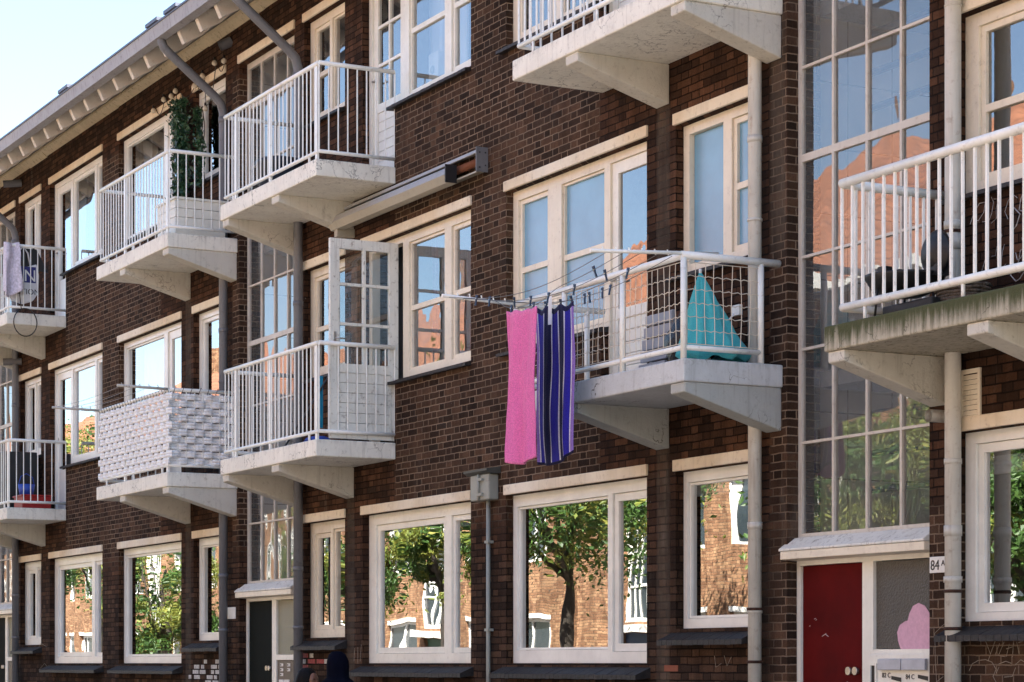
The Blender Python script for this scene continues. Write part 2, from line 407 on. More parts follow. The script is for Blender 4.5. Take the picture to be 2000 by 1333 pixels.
while rx < XR - .1:
    r_ = MB(); j = random.uniform(-.012, .012)
    r_.prism([(-.79, 9.04), (-.80, 8.95), (-.735, 8.815), (-.50, 8.95), (-.36, 9.09), (-.33, 9.17)], 'x', rx + j, rx + j + .085)
    part(r_, 'rafter', M['rafter'], bld, bevel=.006)
    rx += .608

def lintel(par, x0, x1, z, h=.095, mat='lintel'):
    b = MB(); b.box(x0 - .02, x1 + .02, -.022, .085, z + .002, z + h); part(b, 'lintel', M[mat], par, bevel=.006)
def sill(par, x0, x1, z, low=False):
    b = MB()
    n = max(2, int((x1 - x0 + .1) / .075)); wdt = (x1 - x0 + (.12 if low else .09)) / n; a = x0 - (.06 if low else .085)
    for i in range(n):
        xa = a + i * wdt; dz = random.uniform(-.002, .002)
        if low: b.prism([(-.145, z - .135 + dz), (-.145, z - .095 + dz), (.11, z + .015), (.11, z - .11)], 'x', xa + .002, xa + wdt - .002)
        else: b.prism([(-.065, z - .05 + dz), (-.065, z - .022 + dz), (.08, z + .008), (.08, z - .04)], 'x', xa + .002, xa + wdt - .002)
    part(b, 'sill', M['sill'], par)
def ring(mb, x0, x1, z0, z1, w_, y0, y1, splits=(), sw=.03):
    hs = []; zz = [z0 + w_] + sorted(splits) + [z1 - w_]
    for i in range(len(zz) - 1):
        hs.append((x0 + w_, x1 - w_, zz[i] + (sw / 2 if i else 0), zz[i + 1] - (sw / 2 if i < len(zz) - 2 else 0)))
    mb.plate(x0, x1, z0, z1, hs, y0, y1, back=True)
def window(x0, x1, z0, z1, lights, frame='cream', glass='glass', excl=(), lint=True, sl='up', name='window', sillx=None, door=None, sash_y=.095):
    """lights: (xa, xb, za, zb, sash width, splits). door: (xa, xb, za, zb, glass z0, splits, ncols)"""
    fm = MB(); hs = [l[:4] for l in lights] + list(excl)
    if door: hs.append(door[:4])
    fm.plate(x0 + .002, x1 - .002, z0 + .002, z1 - .002, hs, .075, .165, back=True)
    for l in lights:
        if l[4]: ring(fm, l[0] + .003, l[1] - .003, l[2] + .003, l[3] - .003, l[4], sash_y, sash_y + .045, l[5], .05)
    wn = part(fm, name, M[frame], bld, bevel=.004)
    pn = MB()
    for l in lights: pn.quad([(l[0] + .005, sash_y + .025, l[2] + .005), (l[1] - .005, sash_y + .025, l[2] + .005), (l[1] - .005, sash_y + .025, l[3] - .005), (l[0] + .005, sash_y + .025, l[3] - .005)])
    part(pn, 'pane', M[glass], wn)
    if lint: lintel(wn, x0, x1, z1)
    if sl:
        a, b = sillx or (x0, x1)
        zz = z0
        for e in excl: zz = max(zz, e[3])
        sill(wn, a, b, zz, sl == 'low')
    return wn
def door_leaf(mb_or_none, parent, xa, xb, za, zb, gz, cols, splits, frame='white', glass='glass', boards=True, mtx=None, y0=.095):
    d = MB(); w_ = .10
    gh = []
    xs = [xa + w_ + (xb - xa - 2 * w_) * i / cols for i in range(cols + 1)]; zs = [gz] + list(splits) + [zb - w_]
    for i in range(cols):
        for j in range(len(zs) - 1):
            gh.append((xs[i] + (.014 if i else 0), xs[i + 1] - (.014 if i < cols - 1 else 0), zs[j] + (.014 if j else 0), zs[j + 1] - (.014 if j < len(zs) - 2 else 0)))
    lowh = [(xa + w_ - .01, xb - w_ + .01, za + .06, gz - .09)] if boards else []
    d.plate(xa, xb, za, zb, gh + lowh, y0, y0 + .045, back=True)
    if boards:
        n = 6; h = (gz - .09 - za - .06) / n
        for i in range(n): d.box(xa + w_ - .01, xb - w_ + .01, y0 + .008, y0 + .03, za + .06 + i * h + .0018, za + .06 + (i + 1) * h - .0018)
    if mtx: d.v = [tuple(mtx @ Vector(p)) for p in d.v]
    o = part(d, 'door', M[frame], parent, bevel=.004)
    p = MB(); yy = y0 + .022
    p.quad([(xs[0], yy, zs[0]), (xs[-1], yy, zs[0]), (xs[-1], yy, zs[-1]), (xs[0], yy, zs[-1])])
    if mtx: p.v = [tuple(mtx @ Vector(q)) for q in p.v]
    part(p, 'pane', M[glass], o)
    h = MB(); hx = xa + .05 if xa > -21.5 and False else xa + .05; hz = za + 1.0
    h.tube([(hx, y0 - .002, hz), (hx, y0 - .045, hz), (hx + .09, y0 - .045, hz)], .009, 6); h.box(hx - .014, hx + .014, y0 - .006, y0, hz - .07, hz + .07)
    if mtx: h.v = [tuple(mtx @ Vector(q)) for q in h.v]
    part(h, 'handle', M['metal'], o)
    return o
M['metal'] = simple('brushed_metal', (.45, .44, .42), .3, .9)
M['frost'] = (lambda t: t.fin(t.mix(1, (.15, .34, .50), t.ramp(t.noise(2.2, 4), [(.3, .85), (.7, 1.08)]), 'MULTIPLY'), .12, t.bump(t.noise(160, 2), .0015, .6), spec=.9))(NT('frosted_glass'))

def z_(a, f): return a + 2.8 * f
for k in range(-2, 2):
    dx = MOD * k
    def q(*l): return tuple(v + dx for v in l)
    ok = lambda a: a[0] + dx > XL + .2 and a[1] + dx < XR - .2
    newish = (k == -1 or k == -2)
    fr = 'upvc' if newish else 'cream'
    # ---- ground floor
    if k == 1: window(*q(*S1), 1.88, 3.15, [(*q(-23.55, -22.60), 1.94, 3.07, .06, ())], 'upvc', sl='low')
    elif ok(S1): window(*q(*S1), 1.88, 3.15, [(*q(-23.53, -23.10), 1.97, 3.03, .05, ()), (*q(-23.03, -22.60), 1.97, 3.06, .03, ())], 'upvc' if newish else 'cream', sl='low')
    if ok(G2): window(*q(*G2), 1.60, 3.15, [(*q(-21.90, -20.27), 1.70, 3.04, .06, ()), (*q(-20.13, -19.62), 1.70, 3.04, .05, ())], 'upvc' if newish else 'white', sl='low')
    if ok(G3):
        if k == -1: window(*q(*G3), 1.60, 3.15, [(*q(-18.76, -16.41), 1.69, 3.06, .03, ())], 'upvc', sl='low')
        else: window(*q(*G3), 1.60, 3.15, [(*q(-18.76, -17.10), 1.72, 3.04, .02, ()), (*q(-17.02, -16.40), 1.70, 3.05, .065, ())], 'upvc', sl='low')
    if ok(S2): window(*q(*S2), 1.88, 3.15, [(*q(-15.82, -14.82), 1.96, 3.06, .02, ())], 'upvc', sl='low')
    # ---- upper floors
    for f in (0, 1):
        zt = 5.95 + 2.8 * f - (.05 if f else 0)
        b0 = 2.8 * f
        if ok(S1):
            if newish: window(*q(*S1), 4.74 + b0, zt, [(*q(-23.56, -23.14), 4.82 + b0, zt - .08, .045, ()), (*q(-23.06, -22.62), 4.82 + b0, zt - .08, .045, ())], 'upvc')
            elif k == 1: window(*q(*S1), 4.74 + b0, zt, [(*q(-23.52, -22.62), 4.82 + b0, zt - .09, .045, (5.30 + b0,))], 'cream', 'glass_old')
            else: window(*q(*S1), 4.74 + b0, zt, [(*q(-23.55, -23.12), 4.82 + b0, zt - .09, .04, (5.28 + b0,)), (*q(-23.05, -22.60), 4.82 + b0, zt - .09, .02, ())], 'cream', 'glass_old')
        if ok(S2):
            if newish: window(*q(*S2), 4.74 + b0, zt, [(*q(-15.79, -14.84), 4.82 + b0, zt - .08, .045, ())], 'upvc')
            else: window(*q(*S2), 4.74 + b0, zt, [(*q(-15.79, -15.29), 4.82 + b0, zt - .08, .0, ()), (*q(-15.17, -14.82), 4.82 + b0, zt - .08, .045, (5.33 + b0,))], 'cream', 'frost' if (f == 0 and k == 0) else 'glass_old')
        if ok(G2):
            ex = [(DX2 + dx, G2[1] + dx + .1, 3.8 + b0, 4.48 + b0)]
            if newish: lights = [(*q(-21.18, -20.14), 4.56 + b0, zt - .08, .045, ()), (*q(-20.06, -19.64), 4.56 + b0, zt - .08, .045, ())]
            else: lights = [(*q(-21.10, -20.28), 4.56 + b0, zt - .09, .025, (5.19 + b0,)), (*q(-20.13, -19.64), 4.56 + b0, zt - .09, .04, (5.20 + b0,))]
            dr = (*q(-22.00, -21.24), 3.86 + b0, zt - .07)
            wn = window(*q(*G2), 3.84 + b0, zt, lights, 'upvc' if newish else ('cream' if f == 0 else 'white'), 'glass' if newish else 'glass_old', ex, sillx=(DX2 + dx, G2[1] + dx), door=dr)
            if newish: door_leaf(None, wn, dr[0] + .004, dr[1] - .004, dr[2] + .004, dr[3] - .004, 4.45 + b0, 1, (), 'upvc', 'glass', False)
            elif f == 1 or k != 0: door_leaf(None, wn, dr[0] + .004, dr[1] - .004, dr[2] + .004, dr[3] - .004, 4.62 + b0, 2, (5.02 + b0, 5.42 + b0), 'white', 'glass_old', True)
            else:
                # the leaf stands open at a right angle to the wall, hinged on its right edge
                hx, hy = dr[1] - .072, .06
                mt = Matrix.Translation((hx, hy, 0)) @ Matrix.Rotation(R(90), 4, 'Z') @ Matrix.Translation((-dr[1], -.095, 0))
                door_leaf(None, wn, dr[0] + .004, dr[1] - .004, dr[2] + .004, dr[3] - .004, 4.62 + b0, 2, (5.02 + b0, 5.42 + b0), 'peel', 'glass_clear', True, mtx=mt)
        if ok(G3):
            ex = [(G3[0] + dx - .1, DX3 + dx, 3.8 + b0, 4.48 + b0)]
            if newish: lights = [(*q(-18.76, -17.20), 4.56 + b0, zt - .08, .02, ())]
            else: lights = [(*q(-18.74, -18.17), 4.56 + b0, zt - .09, .04, (5.21 + b0,)), (*q(-17.92, -17.16), 4.56 + b0, zt - .09, .02, (5.20 + b0,))]
            dr = (*q(-17.06, -16.37), 3.86 + b0, zt - .07)
            wn = window(*q(*G3), 3.84 + b0, zt, lights, 'upvc' if newish else 'cream', 'glass' if newish else ('frost' if f == 0 and k == 0 else 'glass_old'), ex, sillx=(G3[0] + dx, DX3 + dx), door=dr)
            door_leaf(None, wn, dr[0] + .004, dr[1] - .004, dr[2] + .004, dr[3] - .004, 4.62 + b0, 1, (), 'upvc' if newish else 'white', 'glass' if newish else 'glass_old', not newish)
    # ---- stair window, canopy and entrance
    if SH[0] + dx > XL + .2:
        a, b = SH[0] + dx, SH[1] + dx
        fm = MB(); xs = [a + .045, a + .44, a + .85, a + 1.25, b - .035]; zs = [2.56, 3.25, 3.95, 4.64, 5.38, 6.06, 6.76, 7.46, 8.18, 8.64]
        hs = []
        for i in range(4):
            for j in range(9):
                th = .028 if zs[j] == 5.38 or zs[j] == 8.18 else .010; th2 = .028 if zs[j + 1] in (5.38, 8.18) else .010
                hs.append((xs[i] + (.013 if i else 0), xs[i + 1] - (.013 if i < 3 else 0), zs[j] + th, zs[j + 1] - th2))
        fm.plate(a, b, 2.46, 8.70, hs, .10, .135, back=True)
        swn = part(fm, 'stair_window', M['stairpaint'], bld, bevel=.003)
        p = MB(); p.quad([(a + .03, .12, 2.5), (b - .03, .12, 2.5), (b - .03, .12, 8.66), (a + .03, .12, 8.66)]); part(p, 'pane', M['glass_stair'], swn)
        if k < 1: lintel(swn, a, b, 8.70, .10)
        # canopy under the glass
        c = MB(); c.prism([(-.045, 2.375), (-.045, 2.435), (.13, 2.435), (.13, 2.36)], 'x', a - .03, b - .004)
        ec = part(c, 'entrance_canopy', M['cream'], bld, bevel=.005)
        c = MB(); c.prism([(-.052, 2.437), (-.05, 2.455), (.07, 2.54), (.13, 2.54), (.13, 2.437)], 'x', a - .045, b - .004); part(c, 'lead_flashing', M['peel'], ec, bevel=.006)
        # stair landing rails and tiled rear wall
        st = MB()
        for zz in (2.92, 3.20, 3.50): st.tube([(a, .75, zz), (b + .03, .75, zz)], .028, 6)
        for zz in (5.83, 6.10, 6.40): st.tube([(a, .75, zz), (b + .03, .75, zz)], .028, 6)
        for zz in (8.4,): st.tube([(a, .75, zz), (b + .03, .75, zz)], .028, 6)
        for zz in (2.45, 5.3): st.tube([(a + 1.08, .75, zz), (a + 1.08, .75, zz + 1.1)], .04, 6)
        st.box(a + .002, b + .018, .72, 1.49, 5.12, 5.28); st.box(a + .002, b + .018, .72, 1.49, 2.32, 2.45)
        part(st, 'stair_rail', M['rail_blue'] if 'rail_blue' in M else M.setdefault('rail_blue', simple('dark_blue_rail', (.012, .03, .10), .4)), bld)
        if 'tiles' not in M:
            t = NT('pale_stair_tiles'); X, Y, Z = t.xyz()
            fx = t.math('ABSOLUTE', t.math('SUBTRACT', t.math('FRACT', t.math('MULTIPLY', t.math('ADD', t.math('ADD', X, Y), 100), 2.4)), .5))
            fz = t.math('ABSOLUTE', t.math('SUBTRACT', t.math('FRACT', t.math('MULTIPLY', Z, 2.0)), .5))
            ln = t.sstep(t.math('MAXIMUM', fx, fz), .485, .495)
            M['tiles'] = t.fin(t.mix(ln, (.62, .64, .66), (.12, .12, .13)), .4)
        tw = MB(); tw.quad([(a - .02, 1.5, .12), (b + .02, 1.5, .12), (b + .02, 1.5, 9.2), (a - .02, 1.5, 9.2)])
        tw.quad([(a - .019, .31, .12), (a - .019, 1.5, .12), (a - .019, 1.5, 9.2), (a - .019, .31, 9.2)])
        part(tw, 'stair_wall', M['tiles'], bld)
        # entrance: frame, door, textured side light, panel
        e = MB(); e.plate(a + .003, b - .003, .12, 2.372, [(a + .05, a + .82, .14, 2.33), (a + .95, b - .05, 1.70, 2.33), (a + .95, b - .05, .2, 1.64)], .085, .16, back=True)
        en = part(e, 'entrance_frame', M['white'], bld, bevel=.003)
        d = MB(); d.box(a + .054, a + .816, .105, .15, .145, 2.326)
        dmat = M.setdefault('red_door', simple('dark_red_door_paint', (.085, .002, .002), .75, var=.25, scale=3, spec=.12)) if k == 0 else M.setdefault('dk_door', simple('black_green_door', (.005, .008, .007), .7, spec=.1))
        do = part(d, 'door', dmat, bld, bevel=.003)
        hd = MB()
        for hx in (.66, .74): hd.tube([(a + hx, .105, 1.545), (a + hx, .085, 1.545)], .022, 14); hd.tube([(a + hx, .085, 1.545), (a + hx, .072, 1.545)], .03, 14)
        part(hd, 'handle', M['metal'], do)
        if k == 0:
            for (sx0, sz0, dx_, dz_) in ((.30, 1.80, .05, .02), (.34, 1.815, .04, -.018), (.22, 1.92, .012, .008), (.14, 1.875, .008, .008), (.20, 1.93, .02, .004), (.60, 1.46, .02, .004)):
                sc_ = MB(); sc_.tube([(a + sx0, .1045, sz0), (a + sx0 + dx_, .1045, sz0 + dz_)], .003, 4); part(sc_, 'paint_chip', M['enamel_chip'] if 'enamel_chip' in M else M.setdefault('enamel_chip', simple('pale_chip', (.5, .4, .38), .8)), do)
        if k == 0: 
            gm = M.setdefault('sidelight', (lambda t: t.fin((.075, .068, .055), .3, t.bump(t.noise(55, 3, .6), .012, 1)))(NT('textured_brown_glass')))
        else:
            gm = M.setdefault('sidelight2', (lambda t: t.fin((.26, .25, .17), .3, t.bump(t.noise(55, 3, .6), .012, 1)))(NT('textured_olive_glass')))
        s_ = MB(); s_.box(a + .955, b - .055, .11, .125, 1.705, 2.325); part(s_, 'pane', gm, en)
        s_ = MB(); s_.box(a + .955, b - .055, .10, .13, .205, 1.635); part(s_, 'panel', M['white'] if k == 0 else M.setdefault('brownpanel', simple('brown_panel', (.12, .10, .075), .5)), en)

# ---- pilaster strips of stained mortar below the brackets
# ================================================================== balconies
def balcony(x0, x1, zt, brackets, mat='conc', th=.17, y=.88):
    b = MB()
    # slab with slightly uneven front edge
    n = 14
    for i in range(n):
        pass
    b.box(x0, x1, -y, -.001, zt - th, zt)
    o = part(b, 'balcony', M[mat], bld, bevel=.012)
    for (a, c) in brackets:
        k_ = MB(); k_.prism([(-y + .02, zt - th - .001), (-y + .02, zt - th - .075), (-.002, zt - th - .325), (-.002, zt - th - .001)], 'x', a, c)
        part(k_, 'bracket', M['conc' if mat == 'conc_moss' else mat], o, bevel=.01)
    return o
def railing(par, x0, x1, zs, top=.97, bot=.085, r=.024, rb=.0078, sp=.104, yo=.83, sides=(True, True), posts=(), gapy=.0, mat='rail', barr=True):
    b = MB(); zt = zs + top; zb = zs + bot
    for z, rr in ((zt, r), (zb, r * .82)):
        b.tube([(x0, -yo, z), (x1, -yo, z)], rr, 8)
        for s_, xx in zip(sides, (x0, x1)):
            if s_: b.tube([(xx, -yo, z), (xx, -.002, z)], rr * .97, 8)
    if barr:
        n = max(1, round((x1 - x0) / sp)); 
        for i in range(n + 1):
            xx = x0 + (x1 - x0) * i / n; b.tube([(xx, -yo, zb), (xx + random.uniform(-.003, .003), -yo, zt)], rb, 5, cap=False)
        n = round((yo - .04) / sp)
        for s_, xx in zip(sides, (x0, x1)):
            if s_:
                for i in range(1, n + 1): b.tube([(xx, -yo + i * sp, zb), (xx, -yo + i * sp, zt)], rb, 5, cap=False)
    for px in posts: b.box(px - .022, px + .022, -yo - .006, -yo + .006 + .012, zs, zt)
    for px in (x0 + .25, (x0 + x1) / 2, x1 - .25): b.tube([(px, -yo, zs - .01), (px, -yo, zb)], .014, 6)
    part(b, 'railing', M[mat], par)
BX = []
for k in range(-2, 2):
    dx = MOD * k
    for f in (0, 1):
        zt = 3.84 + 2.8 * f
        # bay with the door on its left (G2)
        x0, x1 = -23.95 + dx, -21.25 + dx
        if x0 > XL + .5 and x1 < XR + 1:
            mt = 'conc_moss' if (k == 1 and f == 0) else 'conc'
            o = balcony(x0, x1, zt, [(x0 + .02, x0 + .20), (-22.49 + dx, -22.29 + dx)], mt)
            if k == 1: railing(o, x0 + .14, x1 - .06, zt, top=.93, bot=.11, r=.034, rb=.0125, sp=.112, yo=.83)
            else: railing(o, x0 + .03, x1 - .034, zt, posts=(x1 - .10, x0 + 1.35, x0 + .35))
        x0, x1 = -17.05 + dx, -14.35 + dx
        if x0 > XL + .5 and x1 < XR + 1:
            o = balcony(x0, x1, zt, [(-16.17 + dx, -15.97 + dx), (x1 - .22, x1 - .02)], 'conc_blue' if (k == 0 and f == 0) else 'conc')
            if k == 0 and f == 0: MESHBAL = o
            elif k == 0: railing(o, x0 + .03, x1 - .05, zt, bot=.12, r=.026, rb=.010)
            else: railing(o, x0 + .03, x1 - .06, zt, posts=(x1 - .13, x0 + 1.0))

# mesh railing of the centre-right balcony
b = MB(); xa, xb, zt, zb, yo = -17.03, -14.40, 4.60, 3.925, .85
b.tube([(xa, -yo, zt), (xb, -yo, zt)], .027, 10); b.tube([(xb, -yo - .02, zt + .004), (xb, -.003, zt + .004)], .029, 10); b.tube([(xa, -yo, zt), (xa, -.003, zt)], .025, 8)
b.tube([(xa, -yo, zb), (xb, -yo, zb)], .021, 8); b.tube([(xb, -yo, zb), (xb, -.17, zb)], .021, 8); b.tube([(xa, -yo, zb), (xa, -.17, zb)], .021, 8)
for px, py in ((xa, -yo), (xb, -yo), (-15.28, -yo), (-16.2, -yo), (xb, -.17), (xa, -.17)): b.tube([(px, py, 3.83), (px, py, zt)], .024, 8)
part(b, 'railing', M['rail'], MESHBAL)
M['wire'] = simple('cream_wire', (.62, .56, .46), .5)
ms = MB()
def wiregrid(p0, p1, z0, z1, nx, nz, seed):
    p0 = Vector(p0); p1 = Vector(p1); rnd = random.Random(seed)
    ph = [rnd.uniform(0, 6) for _ in range(nx + 1)]
    for i in range(nx + 1):
        f = i / nx; pts = []
        for j in range(9):
            g_ = j / 8; a = p0.lerp(p1, f + (.010 * math.sin(g_ * 5 + ph[i]) if 0 < i < nx else 0)); pts.append((a.x, a.y, z0 + (z1 - z0) * g_))
        ms.tube(pts, .0036, 4, cap=False)
    for j in range(nz + 1):
        pts = []
        for i in range(nx * 3 + 1):
            a = p0.lerp(p1, i / (nx * 3)); pts.append((a.x, a.y, z0 + (z1 - z0) * j / nz + (.006 * math.sin(i * 2.1 + j) if 0 < j < nz else 0)))
        ms.tube(pts, .0034, 4, cap=False)
wiregrid((-17.0, -.85, 0), (-16.22, -.85, 0), 3.955, 4.555, 9, 6, 1)
wiregrid((-16.17, -.85, 0), (-15.31, -.85, 0), 3.955, 4.555, 10, 6, 2)
wiregrid((-15.25, -.85, 0), (-14.43, -.85, 0), 3.955, 4.555, 10, 6, 3)
wiregrid((-14.40, -.82, 0), (-14.40, -.19, 0), 3.955, 4.555, 8, 6, 4)
part(ms, 'wire_mesh', M['wire'], MESHBAL)

# ================================================================== downpipes
def pipe(pts, r, mat, collars, name='downpipe'):
    b = MB(); b.tube(pts, r, 14)
    o = part(b, name, M[mat], bld)
    for z, hgt, dr in collars:
        c = MB(); c.tube([(pts[-1][0], pts[-1][1], z), (pts[-1][0], pts[-1][1], z + hgt)], r + dr, 14); part(c, 'pipe_collar', M[mat], o)
def smooth_elbow(a, bpt, n=5): return []
for k in (-2, -1, 0):
    dx = MOD * k
    for px in (-23.62, -14.60):
        x = px + dx
        if k == 0 and px == -14.60: mat = 'creampipe'
        else: mat = 'zinc'
        if x < XL + .3: continue
        pts = [(x, -.86, 9.00), (x, -.86, 8.93), (x, -.83, 8.86), (x, -.76, 8.80), (x, -.20, 8.36), (x, -.12, 8.28), (x, -.09, 8.17), (x, -.09, 8.0), (x, -.09, 0.12)]
        pipe(pts, .052, mat, [(8.05, .07, .007), (5.55, .05, .005), (2.62, .05, .006), (1.98, .035, .007), (4.95, .02, .006)])
M['rust'] = simple('rusty_joint', (.045, .018, .010), .9, var=.6, scale=30)
for px_, z_r in ((-14.60, 2.00), (-14.60, 1.60), (-12.235, 2.07), (-12.235, 1.82), (-12.235, 4.47)):
    c = MB(); c.tube([(px_, -.09, z_r), (px_, -.09, z_r + .022)], .0615, 14); part(c, 'rusty_joint', M['rust'], bld)
pipe([(-12.235, -.09, 8.9), (-12.235, -.09, 5.55), (-12.235, -.09, .12)], .056, 'creampipe', [(5.98, .012, .004), (2.45, .07, .006), (2.14, .04, .008), (4.36, .10, .012), (2.93, .035, .005), (4.50, .05, .006)])
pipe([(-3.25 - 8.9 + 11.35 - .02, -.09, 8.9), (-3.25 - 8.9 + 11.35 - .02, -.09, .12)], .056, 'creampipe', [])
# rust and dark wear at the joints

# ================================================================== fittings on the wall (parts of the building)
def flat_text(s, size, origin, xdir, zdir, mat, parent, name='lettering', depth=.0015):
    cu = bpy.data.curves.new('t', 'FONT'); cu.body = s; cu.size = size; cu.extrude = depth; cu.resolution_u = 3
    o = bpy.data.objects.new('t', cu); col.objects.link(o)
    dg = bpy.context.evaluated_depsgraph_get(); me = bpy.data.meshes.new_from_object(o.evaluated_get(dg))
    bpy.data.objects.remove(o); xd, zd = Vector(xdir), Vector(zdir); nd = xd.cross(zd); O = Vector(origin); L = WORLD.get(parent.name, Vector())
    for v in me.vertices: v.co = O + xd * v.co.x + zd * v.co.y + nd * v.co.z - L
    me.materials.clear(); me.materials.append(mat)
    for p in me.polygons: p.material_index = 0
    me.name = name; t = bpy.data.objects.new(name, me); col.objects.link(t); t.parent = parent; WORLD[t.name] = L
    return t
# vent grille
v = MB(); v.plate(-12.26, -12.05, 3.22, 3.56, [(-12.235, -12.075, 3.25, 3.53)], -.015, 0)
for i in range(8): v.prism([(-.013, 3.255 + i * .034), (-.002, 3.285 + i * .034), (-.001, 3.28 + i * .034), (-.010, 3.252 + i * .034)], 'x', -12.235, -12.075)
part(v, 'vent_grille', M['cream'], bld)
def stub(x, z, r=.045, L_=.16, mat='creampipe', dirv=(0, -1, 0), name='pipe_stub'):
    s = MB(); p = Vector((x, -.001, z)); d = Vector(dirv).normalized(); n = 16
    a = p + d * L_
    s.tube([p, a], r, n, cap=False); s.tube([a, p], r * .86, n, cap=False)
    o = part(s, name, M[mat], bld)
    c = MB(); c.tube([p + d * .05, p + d * .055], r * .85, n); part(c, 'dark_opening', M['black'], o)
stub(-12.43, 3.27, .043, .14)
stub(-25.92, 9.03, .06, .15, 'zinc', (-.2, -1, -.5)); stub(-34.93, 9.0, .055, .28, 'zinc', (-.3, -1, -.1)); stub(-34.93, 6.25, .055, .28, 'zinc', (-.3, -1, -.05))
# number plates
M['enamel'] = simple('white_enamel', (.75, .75, .73), .3, var=.05); M['ink'] = simple('black_ink', (.012, .012, .012), .5)
np_ = MB(); np_.box(-12.585, -12.33, -.012, -.002, 2.215, 2.325); a = part(np_, 'number_plate', M['enamel'], bld, bevel=.003)
flat_text('84', .098, (-12.573, -.0135, 2.235), (1, 0, 0), (0, 0, 1), M['ink'], a); flat_text('AB', .056, (-12.455, -.0135, 2.262), (1, 0, 0), (0, 0, 1), M['ink'], a)
np_ = MB(); np_.box(-26.02, -25.76, -.012, -.002, 2.13, 2.27); part(np_, 'notice_plate', M['enamel'], bld, bevel=.003)
np_ = MB(); np_.box(-23.93, -23.73, -.012, -.002, 2.21, 2.31); a = part(np_, 'number_plate', M['enamel'], bld, bevel=.003)
flat_text('8', .09, (-23.915, -.0135, 2.225), (1, 0, 0), (0, 0, 1), M['ink'], a)
# letter boxes, bells
lb = MB(); lb.box(-13.34, -12.66, .045, .0835, .9, 1.665); LB = part(lb, 'letter_box_panel', M['white'], bld, bevel=.004)
M['flap'] = simple('grey_letter_flap', (.42, .44, .48), .35)
for i in range(2):
    for j in range(2):
        f_ = MB(); x0 = -13.205 + i * .275; f_.prism([(.012, 1.628 - j * .28), (.010, 1.555 - j * .28), (.035, 1.553 - j * .28), (.035, 1.634 - j * .28)], 'x', x0, x0 + .262); part(f_, 'letter_flap', M['flap'], LB, bevel=.002)
flat_text('82 C', .05, (-13.19, .0425, 1.50), (1, 0, 0), (0, 0, 1), M['ink'], LB); flat_text('84 C', .05, (-12.92, .0425, 1.49), (1, 0, 0), (0, 0, 1), M['ink'], LB)
k_ = MB(); k_.plate(-13.325, -13.245, 1.44, 1.60, [(-13.31, -13.26, 1.46, 1.585)], .03, .044); part(k_, 'intercom', M['white'], LB)
k_ = MB(); k_.box(-13.309, -13.261, .040, .043, 1.461, 1.584); part(k_, 'intercom_recess', M['black'], LB)
for x0, z0 in ((-13.08, 1.50), (-12.78, 1.51)): k_ = MB(); k_.prism([(x0, z0 + .012), (x0, z0 - .012), (x0 + .11, z0 - .03), (x0 + .11, z0 + .0)], 'y', .040, .043); part(k_, 'black_tape', M['ink'], LB)
for i in range(2):
    for j in range(3):
        if i == 1 and j == 2: continue
        k_ = MB(); x0 = -24.60 + i * .21; z0 = 1.565 - j * .055; k_.box(x0, x0 + .085, .092, .099, z0, z0 + .034); k_.m(1).tube([(x0 + .03, .092, z0 + .017), (x0 + .03, .085, z0 + .017)], .009, 8)
        part(k_, 'door_bell', [M['enamel'], M['ink']], bld)
for i in range(2): k_ = MB(); k_.box(-24.62 + i * .16, -24.48 + i * .16, .085, .099, 1.36, 1.415); part(k_, 'letter_flap', M['enamel'], bld)
# sprayed and scratched marks
M['pink'] = simple('pink_spray_paint', (.62, .36, .47), .6, var=.1, scale=40)
pts = [(-13.06, 1.70), (-13.09, 1.76), (-13.10, 1.82), (-13.07, 1.87), (-13.01, 1.895), (-12.98, 1.90), (-12.96, 1.95), (-12.92, 2.0), (-12.86, 2.02), (-12.79, 2.0), (-12.73, 1.94), (-12.70, 1.86), (-12.68, 1.70)]
gp = MB(); gp.prism(pts, 'y', .1065, .1095); part(gp, 'pink_graffiti', M['pink'], bld)
M['chalk'] = simple('pale_scratches', (.30, .26, .21), .9, var=.4, scale=60)
sx = lambda px: -12.008 + (px - 1925) * (.383 / 75)      # strokes measured on the wall, metres
sz = lambda py, px: 1.749 - (py - 1252) * .00335 - (px - 1925) * .00003
strokes = [[(1925, 1252), (1935, 1278), (1944, 1253)], [(1935, 1278), (1930, 1292)], [(1953, 1257), (1944, 1280), (1964, 1283)], [(1962, 1254), (1951, 1280)], [(1972, 1258), (1966, 1283)], [(1966, 1268), (1978, 1264)], [(1980, 1255), (1978, 1284)], [(1986, 1254), (1991, 1278)], [(1990, 1256), (1999, 1252)],
           [(1892, 1312), (1898, 1298), (1910, 1291), (1925, 1289), (1938, 1294), (1946, 1308), (1940, 1322), (1946, 1333)], [(1950, 1298), (1965, 1292), (1976, 1296)], [(1946, 1316), (1952, 1303)], [(1962, 1323), (1978, 1321), (1984, 1304)], [(1984, 1298), (1994, 1289), (2003, 1294)],
           ]
for st_ in strokes:
    s = MB(); s.tube([(sx(px), -.001, sz(py, px)) for px, py in st_], .0024, 4); part(s, 'scratched_mark', M['chalk'], bld)
